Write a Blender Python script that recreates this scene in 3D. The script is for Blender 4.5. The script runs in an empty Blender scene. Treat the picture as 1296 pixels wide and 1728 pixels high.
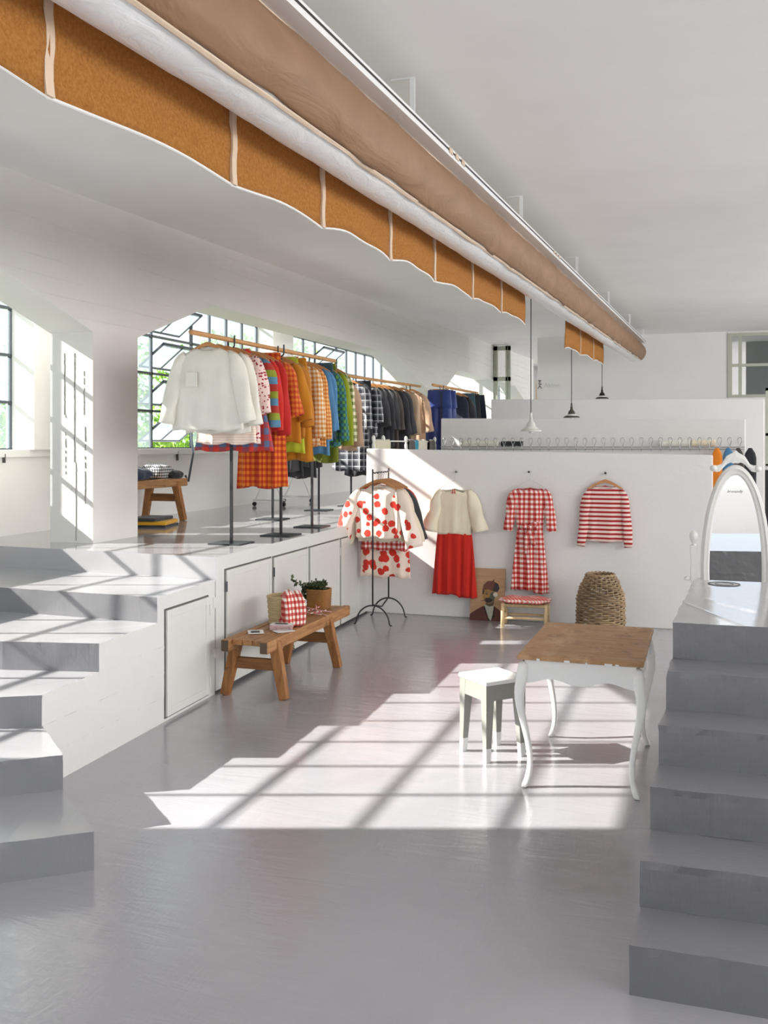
import bpy, bmesh, math, random
from mathutils import Vector, Matrix
random.seed(7)
PI = math.pi
R = math.radians

# ------------------------------------------------------------------ camera, world, sun, exposure
F, PX0, HOR, CZ, YAW = 1640.0, 648.0, 750.0, 1.9, R(18.3)
CY, SY = math.cos(YAW), math.sin(YAW)
scene = bpy.context.scene
col = scene.collection
cam_d = bpy.data.cameras.new('camera'); cam = bpy.data.objects.new('camera', cam_d); col.objects.link(cam)
cam.location = (0, 0, CZ); cam.rotation_euler = (R(90), 0, YAW)
cam_d.sensor_fit = 'HORIZONTAL'; cam_d.sensor_width = 36; cam_d.lens = 36 * F / 1296
cam_d.shift_y = -(864 - HOR) / 1296; cam_d.clip_end = 300
scene.camera = cam
scene.view_settings.view_transform = 'Standard'; scene.view_settings.look = 'None'
scene.view_settings.exposure = 0.62; scene.view_settings.gamma = 1
scene.view_settings.use_curve_mapping = False
scene.cycles.blur_glossy = 0.0; scene.cycles.caustics_reflective = True
w = bpy.data.worlds.new('sky'); scene.world = w; w.use_nodes = True
bg = w.node_tree.nodes['Background']; bg.inputs[0].default_value = (0.80, 0.89, 1.0, 1); bg.inputs[1].default_value = 1.0
sd = bpy.data.lights.new('sun', 'SUN'); sun = bpy.data.objects.new('sun', sd); col.objects.link(sun)
sd.energy = 15.5; sd.angle = R(0.55); sd.color = (1.0, 0.965, 0.90)
SUN_TRAVEL = Vector((0.949, 0.314, -0.637))
sun.rotation_euler = SUN_TRAVEL.to_track_quat('-Z', 'Y').to_euler(); sun.location = (-12, -4, 9)
def fill_light(name, loc, rot, sx, sy, energy, colr=(1, 1, 1)):
    d = bpy.data.lights.new(name, 'AREA'); o = bpy.data.objects.new(name, d); col.objects.link(o)
    d.shape = 'RECTANGLE'; d.size = sx; d.size_y = sy; d.energy = energy; d.color = colr
    o.location = loc; o.rotation_euler = rot
    return o
# added fill lamps, unseen, behind the camera and along the right-hand wall
fill_light('fill_front', (-0.5, -4.3, 2.6), (R(90), 0, PI), 9, 2.3, 560, (1.0, 0.985, 0.96))
fill_light('fill_right', (6.3, 4.0, 2.9), (R(90), 0, R(90)), 9, 1.9, 235, (1, 0.97, 0.93))
fill_light('fill_passage', (6.3, 30.5, 3.1), (R(90), 0, R(90)), 9, 1.9, 330, (1, 0.98, 0.95))
fill_light('fill_right_far', (6.3, 15.0, 3.1), (R(90), 0, R(90)), 9, 1.9, 235, (1, 0.97, 0.93))

# ------------------------------------------------------------------ measuring helpers (photo pixel -> place on a real plane)
def ray(px, py):
    r = (px - PX0) / F
    return Vector((r * CY - SY, r * SY + CY, -(py - HOR) / F))
def onz(px, py, z=0.0):
    d = ray(px, py); t = (z - CZ) / d.z
    return Vector((d.x * t, d.y * t, z))
def onx(px, py, X):
    d = ray(px, py); t = X / d.x
    return Vector((X, d.y * t, CZ + d.z * t))
def ony(px, py, Y):
    d = ray(px, py); t = Y / d.y
    return Vector((d.x * t, Y, CZ + d.z * t))
def ceil_z(y): return 3.868 + 0.022 * y
PZ = 1.04          # platform height

# ------------------------------------------------------------------ materials
def lin(h):
    h = h.lstrip('#'); v = [int(h[i:i+2], 16) / 255 for i in (0, 2, 4)]
    return tuple((c / 12.92 if c <= .04045 else ((c + .055) / 1.055) ** 2.4) for c in v)
class NT:
    def __init__(s, name):
        s.m = bpy.data.materials.new(name); s.m.use_nodes = True; s.t = s.m.node_tree
        s.b = s.t.nodes['Principled BSDF']; s.out = s.t.nodes['Material Output']
    def n(s, typ, **kw):
        o = s.t.nodes.new(typ)
        for k, v in kw.items(): setattr(o, k, v)
        return o
    def set(s, sock, v):
        if hasattr(v, 'is_linked') or isinstance(v, bpy.types.NodeSocket): s.t.links.new(v, sock)
        elif isinstance(v, (tuple, list)) and len(v) == 3 and sock.type == 'RGBA': sock.default_value = (*v, 1)
        else: sock.default_value = v
    def math(s, op, a, b=0.0, c=0.0):
        o = s.n('ShaderNodeMath', operation=op)
        s.set(o.inputs[0], a); s.set(o.inputs[1], b)
        if op in ('MULTIPLY_ADD',): s.set(o.inputs[2], c)
        return o.outputs[0]
    def mix(s, f, a, b, bt='MIX'):
        o = s.n('ShaderNodeMix', data_type='RGBA', blend_type=bt)
        s.set(o.inputs[0], f); s.set(o.inputs[6], a); s.set(o.inputs[7], b)
        return o.outputs[2]
    def coord(s, which='Object'):
        return s.n('ShaderNodeTexCoord').outputs[which]
    def mapping(s, v, scale=(1, 1, 1), rot=(0, 0, 0)):
        o = s.n('ShaderNodeMapping'); s.set(o.inputs[0], v); o.inputs['Scale'].default_value = scale; o.inputs['Rotation'].default_value = rot
        return o.outputs[0]
    def noise(s, v, scale, detail=3, rough=.5, dist=0):
        o = s.n('ShaderNodeTexNoise'); s.set(o.inputs['Vector'], v); o.inputs['Scale'].default_value = scale
        o.inputs['Detail'].default_value = detail; o.inputs['Roughness'].default_value = rough; o.inputs['Distortion'].default_value = dist
        return o.outputs[0]
    def ramp(s, f, stops):
        o = s.n('ShaderNodeValToRGB'); s.set(o.inputs[0], f); e = o.color_ramp.elements
        while len(e) < len(stops): e.new(0.5)
        for i, (p, c) in enumerate(stops): e[i].position = p; e[i].color = (*c, 1) if len(c) == 3 else c
        return o.outputs[0]
    def bump(s, h, strength, dist=0.01, normal=None):
        o = s.n('ShaderNodeBump'); o.inputs['Strength'].default_value = strength; o.inputs['Distance'].default_value = dist
        s.set(o.inputs['Height'], h)
        if normal is not None: s.set(o.inputs['Normal'], normal)
        return o.outputs[0]
    def xyz(s, v):
        o = s.n('ShaderNodeSeparateXYZ'); s.set(o.inputs[0], v); return o.outputs
def gray(v): return (v, v, v)
def plain(name, c, rough=.6, metal=0, bumps=0, bscale=60, var=0, sheen=0, spec=.5, coat=0):
    if isinstance(c, str): c = lin(c)
    t = NT(name); b = t.b
    b.inputs['Roughness'].default_value = rough; b.inputs['Metallic'].default_value = metal
    b.inputs['Specular IOR Level'].default_value = spec
    if coat: b.inputs['Coat Weight'].default_value = coat; b.inputs['Coat Roughness'].default_value = .12
    co = t.coord()
    if var:
        nz = t.noise(co, 3.0, 4)
        t.set(b.inputs['Base Color'], t.ramp(nz, [(.3, tuple(x * (1 - var) for x in c)), (.7, tuple(min(1, x * (1 + var * .6)) for x in c))]))
    else: b.inputs['Base Color'].default_value = (*c, 1)
    if bumps: t.set(b.inputs['Normal'], t.bump(t.noise(co, bscale, 3), bumps, .004))
    if sheen: b.inputs['Sheen Weight'].default_value = sheen
    return t.m
M = {}
# painted floor: glossy grey with brush and trowel marks
def floor_mat(name, c, rlo, rhi, bmp):
    t = NT(name); b = t.b; co = t.coord()
    big = t.noise(co, .7, 4, .6, .6)
    t.set(b.inputs['Base Color'], t.ramp(big, [(.3, tuple(x * .93 for x in c)), (.7, tuple(x * 1.06 for x in c))]))
    st = t.noise(t.mapping(co, (1.0, 6.0, 1), (0, 0, R(35))), 1.6, 5, .6, 1.2)
    fine = t.noise(t.mapping(co, (9.0, 1.6, 1), (0, 0, R(-28))), 3.0, 4, .6, 1.5)
    t.set(b.inputs['Roughness'], t.math('MULTIPLY_ADD', t.noise(co, 1.3, 4, .6, .8), rhi - rlo, rlo))
    n1 = t.bump(st, bmp, .012)
    n2 = t.bump(fine, bmp * .45, .008, n1)
    n3 = t.bump(t.noise(co, 90, 2), bmp * .12, .003, n2)
    t.set(b.inputs['Normal'], n3)
    b.inputs['Specular IOR Level'].default_value = 1.0
    return t.m
M['floor'] = floor_mat('painted_floor', (.392, .386, .416), .05, .17, .26)
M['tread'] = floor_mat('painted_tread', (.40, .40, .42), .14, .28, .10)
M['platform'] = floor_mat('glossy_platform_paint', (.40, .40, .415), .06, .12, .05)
M['stair_tread_lit'] = floor_mat('stair_paint_lit', (.195, .195, .208), .25, .40, .3)  # lit copy of the right stair paint, lighter for the treads
M['stair_riser_shaded'] = floor_mat('stair_paint_shaded', (.132, .132, .140), .30, .45, .4)  # same stair paint with the risers' shade put into the colour
M['left_riser_shaded'] = floor_mat('left_riser_paint_shaded', (.20, .20, .213), .30, .45, .4)  # left risers: their shade is mixed into this darker grey
def wall_mat(name, c, planks=0, scale=1.0, plaster=.35):
    t = NT(name); b = t.b; co = t.coord()
    v = t.noise(co, 1.2, 4, .6)
    t.set(b.inputs['Base Color'], t.ramp(v, [(.3, tuple(x * .95 for x in c)), (.7, c)]))
    b.inputs['Roughness'].default_value = .7
    h = t.noise(co, 22 * scale, 5, .65)
    nrm = t.bump(h, plaster, .006)
    if planks:
        z = t.xyz(co)[2]; y = t.xyz(co)[1]
        warp = t.noise(t.mapping(co, (1, .6, 2.5)), 1.4, 3)
        zz = t.math('ADD', t.math('MULTIPLY', z, 7.0), t.math('MULTIPLY', warp, .25))
        tri = t.math('PINGPONG', zz, .5)
        gate = t.noise(t.mapping(co, (1, 1.2, 5)), 1.3, 2)
        g = t.math('GREATER_THAN', gate, .48)
        g = t.math('MULTIPLY', g, t.math('GREATER_THAN', z, 2.85)); ln = t.math('MULTIPLY', t.math('LESS_THAN', tri, .03), g)
        lv = t.n('ShaderNodeMath', operation='FLOOR'); t.set(lv.inputs[0], zz)
        step = t.math('MULTIPLY', t.math('MULTIPLY', t.math('FRACT', t.math('MULTIPLY', lv.outputs[0], .618)), .35), t.math('GREATER_THAN', z, 2.85))
        nrm = t.bump(t.math('SUBTRACT', step, ln), .75, .008, nrm)
    t.set(b.inputs['Normal'], nrm)
    return t.m
M['wall'] = wall_mat('white_plaster', (.81, .80, .785))
M['wall_board'] = wall_mat('board_marked_white_concrete', (.76, .745, .71), planks=1)
M['ceiling'] = wall_mat('ceiling_paint', (.88, .87, .85), plaster=.15)
M['side_white'] = wall_mat('white_side_wall', (.72, .72, .70), plaster=.25)
M['door_white'] = plain('painted_door', (.70, .70, .67), .45, bumps=.12, bscale=25, var=.03)
M['white_paint'] = plain('white_gloss_paint', (.82, .82, .81), .3, bumps=.05, bscale=15)
M['cream_paint'] = plain('cream_paint', (.74, .735, .70), .4, bumps=.08, bscale=20)
M['steel'] = plain('dark_grey_window_steel', (.055, .065, .08), .45)
M['pale_frame'] = plain('pale_green_frame', '#b4b7a8', .5)
M['iron'] = plain('blackened_iron', (.045, .048, .055), .45, .6)
M['black'] = plain('black', (.012, .012, .014), .5)
M['chrome'] = plain('bright_metal', (.6, .6, .6), .25, 1)
M['crack'] = plain('crack_shadow', (.12, .11, .10), .9)
M['mirror'] = plain('mirror_glass', (.92, .93, .93), .015, 1)
M['paper_w'] = plain('white_paper', (.8, .8, .78), .6)
M['plastic_w'] = plain('switch_plastic', (.72, .72, .70), .4)
# window panes: patterned milky glass, and clearer glass
def glass_mat(name, clear, tint, scale=14):
    t = NT(name); nt = t.t
    tr = t.n('ShaderNodeBsdfTransparent'); tr.inputs[0].default_value = (1, 1, 1, 1)
    df = t.n('ShaderNodeBsdfTranslucent'); df.inputs[0].default_value = (*tint, 1)
    gl = t.n('ShaderNodeBsdfGlossy'); gl.inputs['Roughness'].default_value = .12
    co = t.coord(); nz = t.noise(co, scale, 4, .6)
    t.set(gl.inputs['Normal'], t.bump(nz, .4, .01))
    f = t.math('MULTIPLY_ADD', t.noise(co, 2.2, 3), .22, 1 - clear - .11)
    m1 = t.n('ShaderNodeMixShader'); t.set(m1.inputs[0], f); nt.links.new(tr.outputs[0], m1.inputs[1]); nt.links.new(df.outputs[0], m1.inputs[2])
    m2 = t.n('ShaderNodeMixShader'); m2.inputs[0].default_value = .08; nt.links.new(m1.outputs[0], m2.inputs[1]); nt.links.new(gl.outputs[0], m2.inputs[2])
    nt.links.new(m2.outputs[0], t.out.inputs[0]); return t.m
M['pane'] = glass_mat('milky_patterned_glass', .52, (.13, .16, .18))
M['sash_pane'] = glass_mat('bright_sash_glass', .40, (.22, .25, .26))
M['clear_pane'] = glass_mat('clear_glass', .85, (.7, .75, .72))
def wood_mat(name, c1, c2, scale=6, axis=1, rough=.5, wear=0, dark=None):
    c1, c2 = lin(c1), lin(c2); t = NT(name); b = t.b; co = t.coord()
    sc = [12, 12, 12]; sc[axis] = 1.1
    g = t.noise(t.mapping(co, tuple(sc)), scale * .5, 6, .65, .8)
    base = t.ramp(g, [(.3, c1), (.7, c2)])
    sp = t.noise(co, 9, 5, .7)
    if dark: base = t.mix(t.ramp(sp, [(.55, gray(0)), (.70, gray(.8))]), base, lin(dark))
    if wear:
        sm = t.noise(t.mapping(co, (2, 1, 1)), 2.2, 5, .7)
        base = t.mix(t.ramp(sm, [(.50, gray(0)), (.66, gray(wear))]), base, lin('#c9a887'))
    t.set(b.inputs['Base Color'], base); b.inputs['Roughness'].default_value = rough
    t.set(b.inputs['Normal'], t.bump(g, .35, .004)); return t.m
M['bench'] = wood_mat('old_pine', '#85582f', '#b98957', axis=1, dark='#5e3d20')
M['bench_leg'] = wood_mat('old_pine_leg', '#7d4c22', '#b27a42', axis=2, dark='#553720')
M['bench_x'] = wood_mat('dark_pine_rail', '#6b411f', '#94622f', axis=0)
M['endgrain'] = plain('dark_end_grain', '#5a4b3c', .8, bumps=.3, var=.3)
M['table_top'] = wood_mat('worn_table_wood', '#97704a', '#b99269', axis=0, rough=.5, wear=.8, dark='#73523a')
M['rod'] = wood_mat('pale_wood_rod', '#b98450', '#d8a76f', axis=1)
M['hanger'] = wood_mat('hanger_wood', '#b57a45', '#d29a62', axis=0, rough=.35)
M['pale_wood'] = wood_mat('pale_stool_wood', '#d8b584', '#ecd3a8', axis=2)
M['straw'] = plain('pale_straw', '#c9b48a', .8, bumps=.8, bscale=70, var=.2)
M['brown_straw'] = plain('brown_straw', '#9a6c3a', .8, bumps=.9, bscale=80, var=.3)
M['wicker'] = plain('grey_brown_wicker', '#a48b6a', .7, bumps=.5, bscale=50, var=.45)
M['leaf'] = plain('dark_leaf', '#4d5a3a', .6, var=.3)
M['leaf_dry'] = plain('dry_leaf', '#7c8055', .6, var=.3)
def foliage(name, a, b_):
    t = NT(name); co = t.coord(); nz = t.noise(co, 2.2, 4)
    t.set(t.b.inputs['Base Color'], t.ramp(nz, [(.3, lin(a)), (.7, lin(b_))])); t.b.inputs['Roughness'].default_value = .6
    t.b.inputs['Transmission Weight'].default_value = 0
    tl = t.n('ShaderNodeBsdfTranslucent'); t.set(tl.inputs[0], t.ramp(nz, [(.3, lin(a)), (.7, lin(b_))]))
    mx = t.n('ShaderNodeMixShader'); mx.inputs[0].default_value = .4
    t.t.links.new(t.b.outputs[0], mx.inputs[1]); t.t.links.new(tl.outputs[0], mx.inputs[2]); t.t.links.new(mx.outputs[0], t.out.inputs[0]); return t.m
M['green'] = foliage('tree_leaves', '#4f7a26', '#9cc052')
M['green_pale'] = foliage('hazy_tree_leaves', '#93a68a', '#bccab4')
M['bark'] = plain('bark', '#6b5a48', .9, bumps=.6, bscale=20)
M['grass'] = plain('garden_grass', '#7c8a5c', .9, var=.3)
# felt, paper and plastic of the duct
t = NT('brown_felt'); co = t.coord(); nz = t.noise(t.mapping(co, (1, 1, 1)), 60, 5, .75); big = t.noise(co, 3, 3)
cc = t.ramp(nz, [(.3, lin('#ab6d2a')), (.7, lin('#cf9550'))])
t.set(t.b.inputs['Base Color'], cc); t.b.inputs['Roughness'].default_value = .95
t.set(t.b.inputs['Normal'], t.bump(nz, .5, .006)); tl = t.n('ShaderNodeBsdfTranslucent'); t.set(tl.inputs[0], cc)
mx = t.n('ShaderNodeMixShader'); mx.inputs[0].default_value = .35; t.t.links.new(t.b.outputs[0], mx.inputs[1]); t.t.links.new(tl.outputs[0], mx.inputs[2]); t.t.links.new(mx.outputs[0], t.out.inputs[0])
M['felt'] = t.m
t = NT('brown_wrapping_paper'); co = t.coord(); nz = t.noise(t.mapping(co, (1.5, .5, 1.5)), 2.5, 4, .6, 1.2)
t.set(t.b.inputs['Base Color'], t.ramp(nz, [(.3, tuple(x*.50 for x in lin('#ab805a'))), (.7, tuple(x*.56 for x in lin('#bd916b')))])); t.b.inputs['Roughness'].default_value = .6
t.set(t.b.inputs['Normal'], t.bump(nz, .5, .04)); M['kraft'] = t.m
t = NT('white_plastic_film'); co = t.coord(); nz = t.noise(t.mapping(co, (2, .9, 2)), 5, 4, .6, 2.0)
t.set(t.b.inputs['Base Color'], t.ramp(nz, [(.3, (.80, .81, .81)), (.7, (.88, .88, .87))])); t.b.inputs['Roughness'].default_value = .3
t.set(t.b.inputs['Normal'], t.bump(nz, .35, .02)); M['film'] = t.m
M['tape'] = plain('translucent_tape', '#d3bca4', .45, bumps=.4, bscale=30, var=.1)
# ---- cloth patterns, in the garment's own coordinates (x across, z down)
def cloth(name, kind, c1, c2=None, c3=None, s=20.0, rough=.85, s2=None, bumps=.25):
    c1 = lin(c1); c2 = lin(c2) if c2 else c1; c3 = lin(c3) if c3 else None
    t = NT(name); b = t.b; co = t.coord(); X, Y, Z = t.xyz(co)[:3]
    b.inputs['Roughness'].default_value = rough; b.inputs['Sheen Weight'].default_value = .15
    hx = t.math('ADD', X, Y)
    if kind == 'plain':
        nz = t.noise(co, 6, 3); out = t.ramp(nz, [(.3, tuple(x * .93 for x in c1)), (.7, c1)])
    elif kind == 'gingham':
        a = t.math('GREATER_THAN', t.math('FRACT', t.math('MULTIPLY', hx, s)), .5)
        d = t.math('GREATER_THAN', t.math('FRACT', t.math('MULTIPLY', Z, s2 or s)), .5)
        f = t.math('MULTIPLY', t.math('ADD', a, d), .5)
        out = t.mix(f, c1, c2)
        if c3:
            m = tuple((p + q) / 2 for p, q in zip(c1, c2)); out = t.ramp(f, [(.2, c1), (.5, c3), (.8, c2)])
    elif kind == 'stripe':
        f = t.math('GREATER_THAN', t.math('FRACT', t.math('MULTIPLY', Z, s)), .52); out = t.mix(f, c1, c2)
    elif kind == 'stripe3':
        f = t.math('FRACT', t.math('MULTIPLY', Z, s)); out = t.ramp(f, [(0, c1), (.33, c2), (.66, c3)])
        for n_ in t.t.nodes:
            if n_.type == 'VALTORGB': n_.color_ramp.interpolation = 'CONSTANT'
    elif kind == 'plaid':
        a = t.math('FRACT', t.math('MULTIPLY', hx, s)); d = t.math('FRACT', t.math('MULTIPLY', Z, s))
        la = t.math('ADD', t.math('LESS_THAN', a, .10), t.math('MULTIPLY', t.math('GREATER_THAN', a, .72), .14))
        ld = t.math('ADD', t.math('LESS_THAN', d, .10), t.math('MULTIPLY', t.math('GREATER_THAN', d, .72), .14))
        f = t.math('MINIMUM', t.math('ADD', la, ld), 1.0); out = t.mix(f, c1, c2)
    elif kind == 'blob':
        v = t.n('ShaderNodeTexVoronoi', feature='F1'); t.set(v.inputs['Vector'], t.mapping(co, (1, .35, 1))); v.inputs['Scale'].default_value = s
        nz = t.noise(co, s * 1.3, 2)
        dd = t.math('ADD', v.outputs['Distance'], t.math('MULTIPLY', nz, .42))
        out = t.ramp(dd, [(s2 or .42, c2), ((s2 or .42) + .015, c1)])
    t.set(b.inputs['Base Color'], out)
    if bumps: t.set(b.inputs['Normal'], t.bump(t.noise(t.mapping(co, (1, 1, .25)), 16, 3, .6), bumps, .02))
    return t.m

# ------------------------------------------------------------------ mesh builder
class MB:
    def __init__(s): s.v = []; s.f = []; s.mi = []
    def add(s, vs, fs, mi=0):
        o = len(s.v); s.v += [Vector(v) for v in vs]; s.f += [tuple(i + o for i in f) for f in fs]; s.mi += [mi] * len(fs); return s
    def box(s, x0, x1, y0, y1, z0, z1, mi=0):
        return s.add([(x0,y0,z0),(x1,y0,z0),(x1,y1,z0),(x0,y1,z0),(x0,y0,z1),(x1,y0,z1),(x1,y1,z1),(x0,y1,z1)],
                     [(0,3,2,1),(4,5,6,7),(0,1,5,4),(1,2,6,5),(2,3,7,6),(3,0,4,7)], mi)
    def hexa(s, bot, top, mi=0):
        n = len(bot)
        return s.add(list(bot) + list(top), [tuple(range(n))[::-1], tuple(range(n, 2*n))] + [(i, (i+1) % n, n + (i+1) % n, n + i) for i in range(n)], mi)
    def prism(s, poly, z0, z1, mi=0):
        return s.hexa([(x, y, z0) for x, y in poly], [(x, y, z1) for x, y in poly], mi)
    def beam(s, p0, p1, wx, wy, wx1=None, wy1=None, mi=0):
        """square bar from p0 to p1, section wx along X-ish and wy along the other axis"""
        p0 = Vector(p0); p1 = Vector(p1); d = (p1 - p0).normalized()
        up = Vector((1, 0, 0)) if abs(d.x) < .9 else Vector((0, 1, 0))
        a = (up - d * up.dot(d)).normalized(); b = d.cross(a)
        wx1 = wx if wx1 is None else wx1; wy1 = wy if wy1 is None else wy1
        q = [(-1,-1),(1,-1),(1,1),(-1,1)]
        return s.hexa([p0 + a*i*wx/2 + b*j*wy/2 for i, j in q], [p1 + a*i*wx1/2 + b*j*wy1/2 for i, j in q], mi)
    def rings(s, rs, closed=True, cap0=True, cap1=True, mi=0):
        n = len(rs[0]); vs = [v for r_ in rs for v in r_]; fs = []
        for k in range(len(rs) - 1):
            for i in range(n if closed else n - 1):
                j = (i + 1) % n; fs.append((k*n+i, k*n+j, (k+1)*n+j, (k+1)*n+i))
        if cap0: fs.append(tuple(range(n))[::-1])
        if cap1: fs.append(tuple((len(rs)-1)*n + i for i in range(n)))
        return s.add(vs, fs, mi)
    def tube(s, pts, r, n=8, cap=True, loop=False, mi=0, flat=1.0):
        pts = [Vector(p) for p in pts]; rr = r if isinstance(r, (list, tuple)) else [r] * len(pts)
        rs = []; prev = None
        for i, p in enumerate(pts):
            if loop: d = pts[(i+1) % len(pts)] - pts[i-1]
            else: d = pts[min(i+1, len(pts)-1)] - pts[max(i-1, 0)]
            d.normalize()
            if prev is None:
                up = Vector((0, 0, 1)) if abs(d.z) < .9 else Vector((1, 0, 0)); a = (up - d*up.dot(d)).normalized()
            else: a = (prev - d*prev.dot(d)).normalized()
            prev = a; b = d.cross(a)
            rs.append([p + a*math.cos(2*PI*k/n)*rr[i] + b*math.sin(2*PI*k/n)*rr[i]*flat for k in range(n)])
        if loop: rs.append(rs[0]); return s.rings(rs, cap0=False, cap1=False, mi=mi)
        return s.rings(rs, cap0=cap, cap1=cap, mi=mi)
    def lathe(s, prof, c=(0, 0, 0), n=24, cap0=False, cap1=False, mi=0, ph=0):
        return s.rings([[(c[0] + r_*math.cos(ph+2*PI*k/n), c[1] + r_*math.sin(ph+2*PI*k/n), c[2] + z) for k in range(n)] for r_, z in prof], cap0=cap0, cap1=cap1, mi=mi)
    def build(s, name, mat, parent=None, smooth=False, bevel=0, loc=None, subsurf=0, seg=2):
        me = bpy.data.meshes.new(name); me.from_pydata([tuple(v) for v in s.v], [], s.f)
        mats = mat if isinstance(mat, (list, tuple)) else [mat]
        for m_ in mats: me.materials.append(m_)
        for p, i in zip(me.polygons, s.mi): p.material_index = i; p.use_smooth = smooth
        me.update(); o = bpy.data.objects.new(name, me); col.objects.link(o)
        bm = bmesh.new(); bm.from_mesh(me); bmesh.ops.recalc_face_normals(bm, faces=bm.faces); bm.to_mesh(me); bm.free()
        if parent: o.parent = parent
        if loc is not None: o.location = loc
        if bevel:
            md = o.modifiers.new('bevel', 'BEVEL'); md.width = bevel; md.segments = seg; md.limit_method = 'ANGLE'; md.angle_limit = R(40)
        if subsurf:
            md = o.modifiers.new('subsurf', 'SUBSURF'); md.levels = subsurf; md.render_levels = subsurf
        return o
def tag(o, label=None, cat=None, group=None, kind=None):
    if label: o['label'] = label
    if cat: o['category'] = cat
    if group: o['group'] = group
    if kind: o['kind'] = kind
    return o
def thing(name, label, cat, loc=(0, 0, 0), rz=0, group=None):
    o = bpy.data.objects.new(name, None); col.objects.link(o); o.empty_display_size = .05
    o.location = loc; o.rotation_euler = (0, 0, rz); return tag(o, label, cat, group)
def struct(mb, name, mat, label=None, **k):
    return tag(mb.build(name, mat, **k), label, None, None, 'structure')
def edge_x(y): return -3.47 - .0352 * (y - 4.5) if y < 6.63 else (-3.545 - .0225 * (y - 6.63) if y < 10.4 else -3.63 - .006 * (y - 10.4))

# ================================================================== THE ROOM
WX = -6.45          # window glass plane
WI = -6.25          # inner face of the wall under the windows
struct(MB().box(-6.25, 6.5, -4.5, 40, -.25, 0), 'floor', M['floor'], 'glossy lilac grey painted floor of the sunken shop')
z0, z1 = ceil_z(-4.6), ceil_z(40)
struct(MB().add([(-5.45,-4.6,z0),(6.8,-4.6,z0),(6.8,40,z1),(-5.45,40,z1),(-5.45,-4.6,z0+.3),(6.8,-4.6,z0+.3),(6.8,40,z1+.3),(-5.45,40,z1+.3)],
    [(0,3,2,1),(4,5,6,7),(0,1,5,4),(1,2,6,5),(2,3,7,6),(3,0,4,7)]).add([(-6.5,-4.6,4.95),(-5.3,-4.6,4.95),(-5.3,40,4.95),(-6.5,40,4.95),(-6.5,-4.6,5.05),(-5.3,-4.6,5.05),(-5.3,40,5.05),(-6.5,40,5.05)],
    [(0,3,2,1),(4,5,6,7),(0,1,5,4),(1,2,6,5),(2,3,7,6),(3,0,4,7)]), 'ceiling', M['ceiling'], 'long white sloping ceiling')
# arcade of columns and chamfered beam along the left side
ax0, ax1 = -5.49, -5.05
def yz_prism(mb, poly, x0=ax0, x1=ax1, mi=0):
    mb.hexa([(x0, y, z) for y, z in poly], [(x1, y, z) for y, z in poly], mi)
mb = MB()
cols = [(-4.5, -4.3), (7.22, 7.92), (18.1, 19.25), (29.0, 30.0)]
for a, b in cols: mb.box(ax0, ax1, a, b, PZ, 2.9)
def bay(y0, y1, zs, zc, ca, cb):
    # beam above an opening between y0 and y1: soffit zs, chamfers reaching down to zc over lengths ca / cb
    yz_prism(mb, [(y0, zc), (y0 + ca, zs), (y0 + ca, ceil_z(y0 + ca) + .05), (y0, ceil_z(y0) + .05)])
    yz_prism(mb, [(y0 + ca, zs), (y1 - cb, zs + .04), (y1 - cb, ceil_z(y1 - cb) + .05), (y0 + ca, ceil_z(y0 + ca) + .05)])
    yz_prism(mb, [(y1 - cb, zs + .04), (y1, zc), (y1, ceil_z(y1) + .05), (y1 - cb, ceil_z(y1 - cb) + .05)])
bay(-4.3, 7.22, 3.37, 2.88, .5, 1.75)
bay(7.92, 18.1, 3.40, 2.90, 1.45, 2.15)
bay(19.25, 29.0, 3.50, 3.05, 1.1, 2.1)
for a, b in cols: mb.box(ax0, ax1, a, b, 2.9, ceil_z(b) + .02)
yz_prism(mb, [(-4.6, 3.95), (40, 4.70), (40, 5.0), (-4.6, 5.0)], -5.46, -5.32)
arc = struct(mb, 'wall_arcade', M['wall_board'], 'white board-marked concrete beam on square columns')
# cracks between the form boards on the near face of the first column
mb = MB()
rnd = random.Random(3)
def crack(mb, px, y0, y1, w=.004, broken=0):
    top = ony(px, y0, 7.22); bot = ony(px, y1, 7.22); n = 26
    for i in range(n):
        if broken and rnd.random() < broken: continue
        z_a = top.z + (bot.z - top.z) * i / n; z_b = top.z + (bot.z - top.z) * (i + 1) / n
        x = top.x + (bot.x - top.x) * i / n + rnd.uniform(-.0015, .0015); ww = w * rnd.uniform(.5, 1.2)
        mb.box(x - ww, x + ww, 7.216, 7.224, z_b, z_a)
crack(mb, 109, 596, 700, .0022); crack(mb, 126, 596, 780, .0026); crack(mb, 142, 626, 700, .0014, .2)
crack(mb, 144, 720, 850, .0026, .25); crack(mb, 128.5, 780, 912, .001); crack(mb, 111, 700, 830, .0014, .6)
mb.build('crack', M['crack'], arc)
# ---- outer wall with windows
piers = [(-4.6, -4.3), (1.0, 2.92), (7.87, 8.44), (13.35, 14.1), (19.3, 20.0), (25.2, 25.9), (31.5, 40)]
mb = MB()
mb.box(-6.65, WI, -4.6, 40, 0, 1.78)
mb.box(-6.65, WI + .03, -4.6, 40, 1.78, 1.85)       # sill
for a, b in piers: mb.box(-6.5, -6.17, a, b, 1.85, 5.0)
mb.box(-6.5, -6.42, -4.6, 40, 4.61, 5.0)
struct(mb, 'wall_left', M['wall'], 'white outer wall under and between the steel windows')
for px, y0 in ((9, 766), (301, 762)):                 # sill joints
    p = onx(px, y0, WI + .032); q = onx(px, y0 + 15, WI + .002)
    struct(MB().box(WI, WI + .034, p.y - .004, p.y + .004, q.z, p.z), 'trim_1', M['crack'], 'dark joint in the white window sill')
SILL, TOP, ROW = 1.85, 4.61, .46
def pane_grid(y0, y1, n):
    return [y0 + (y1 - y0) * i / n for i in range(n + 1)]
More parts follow.
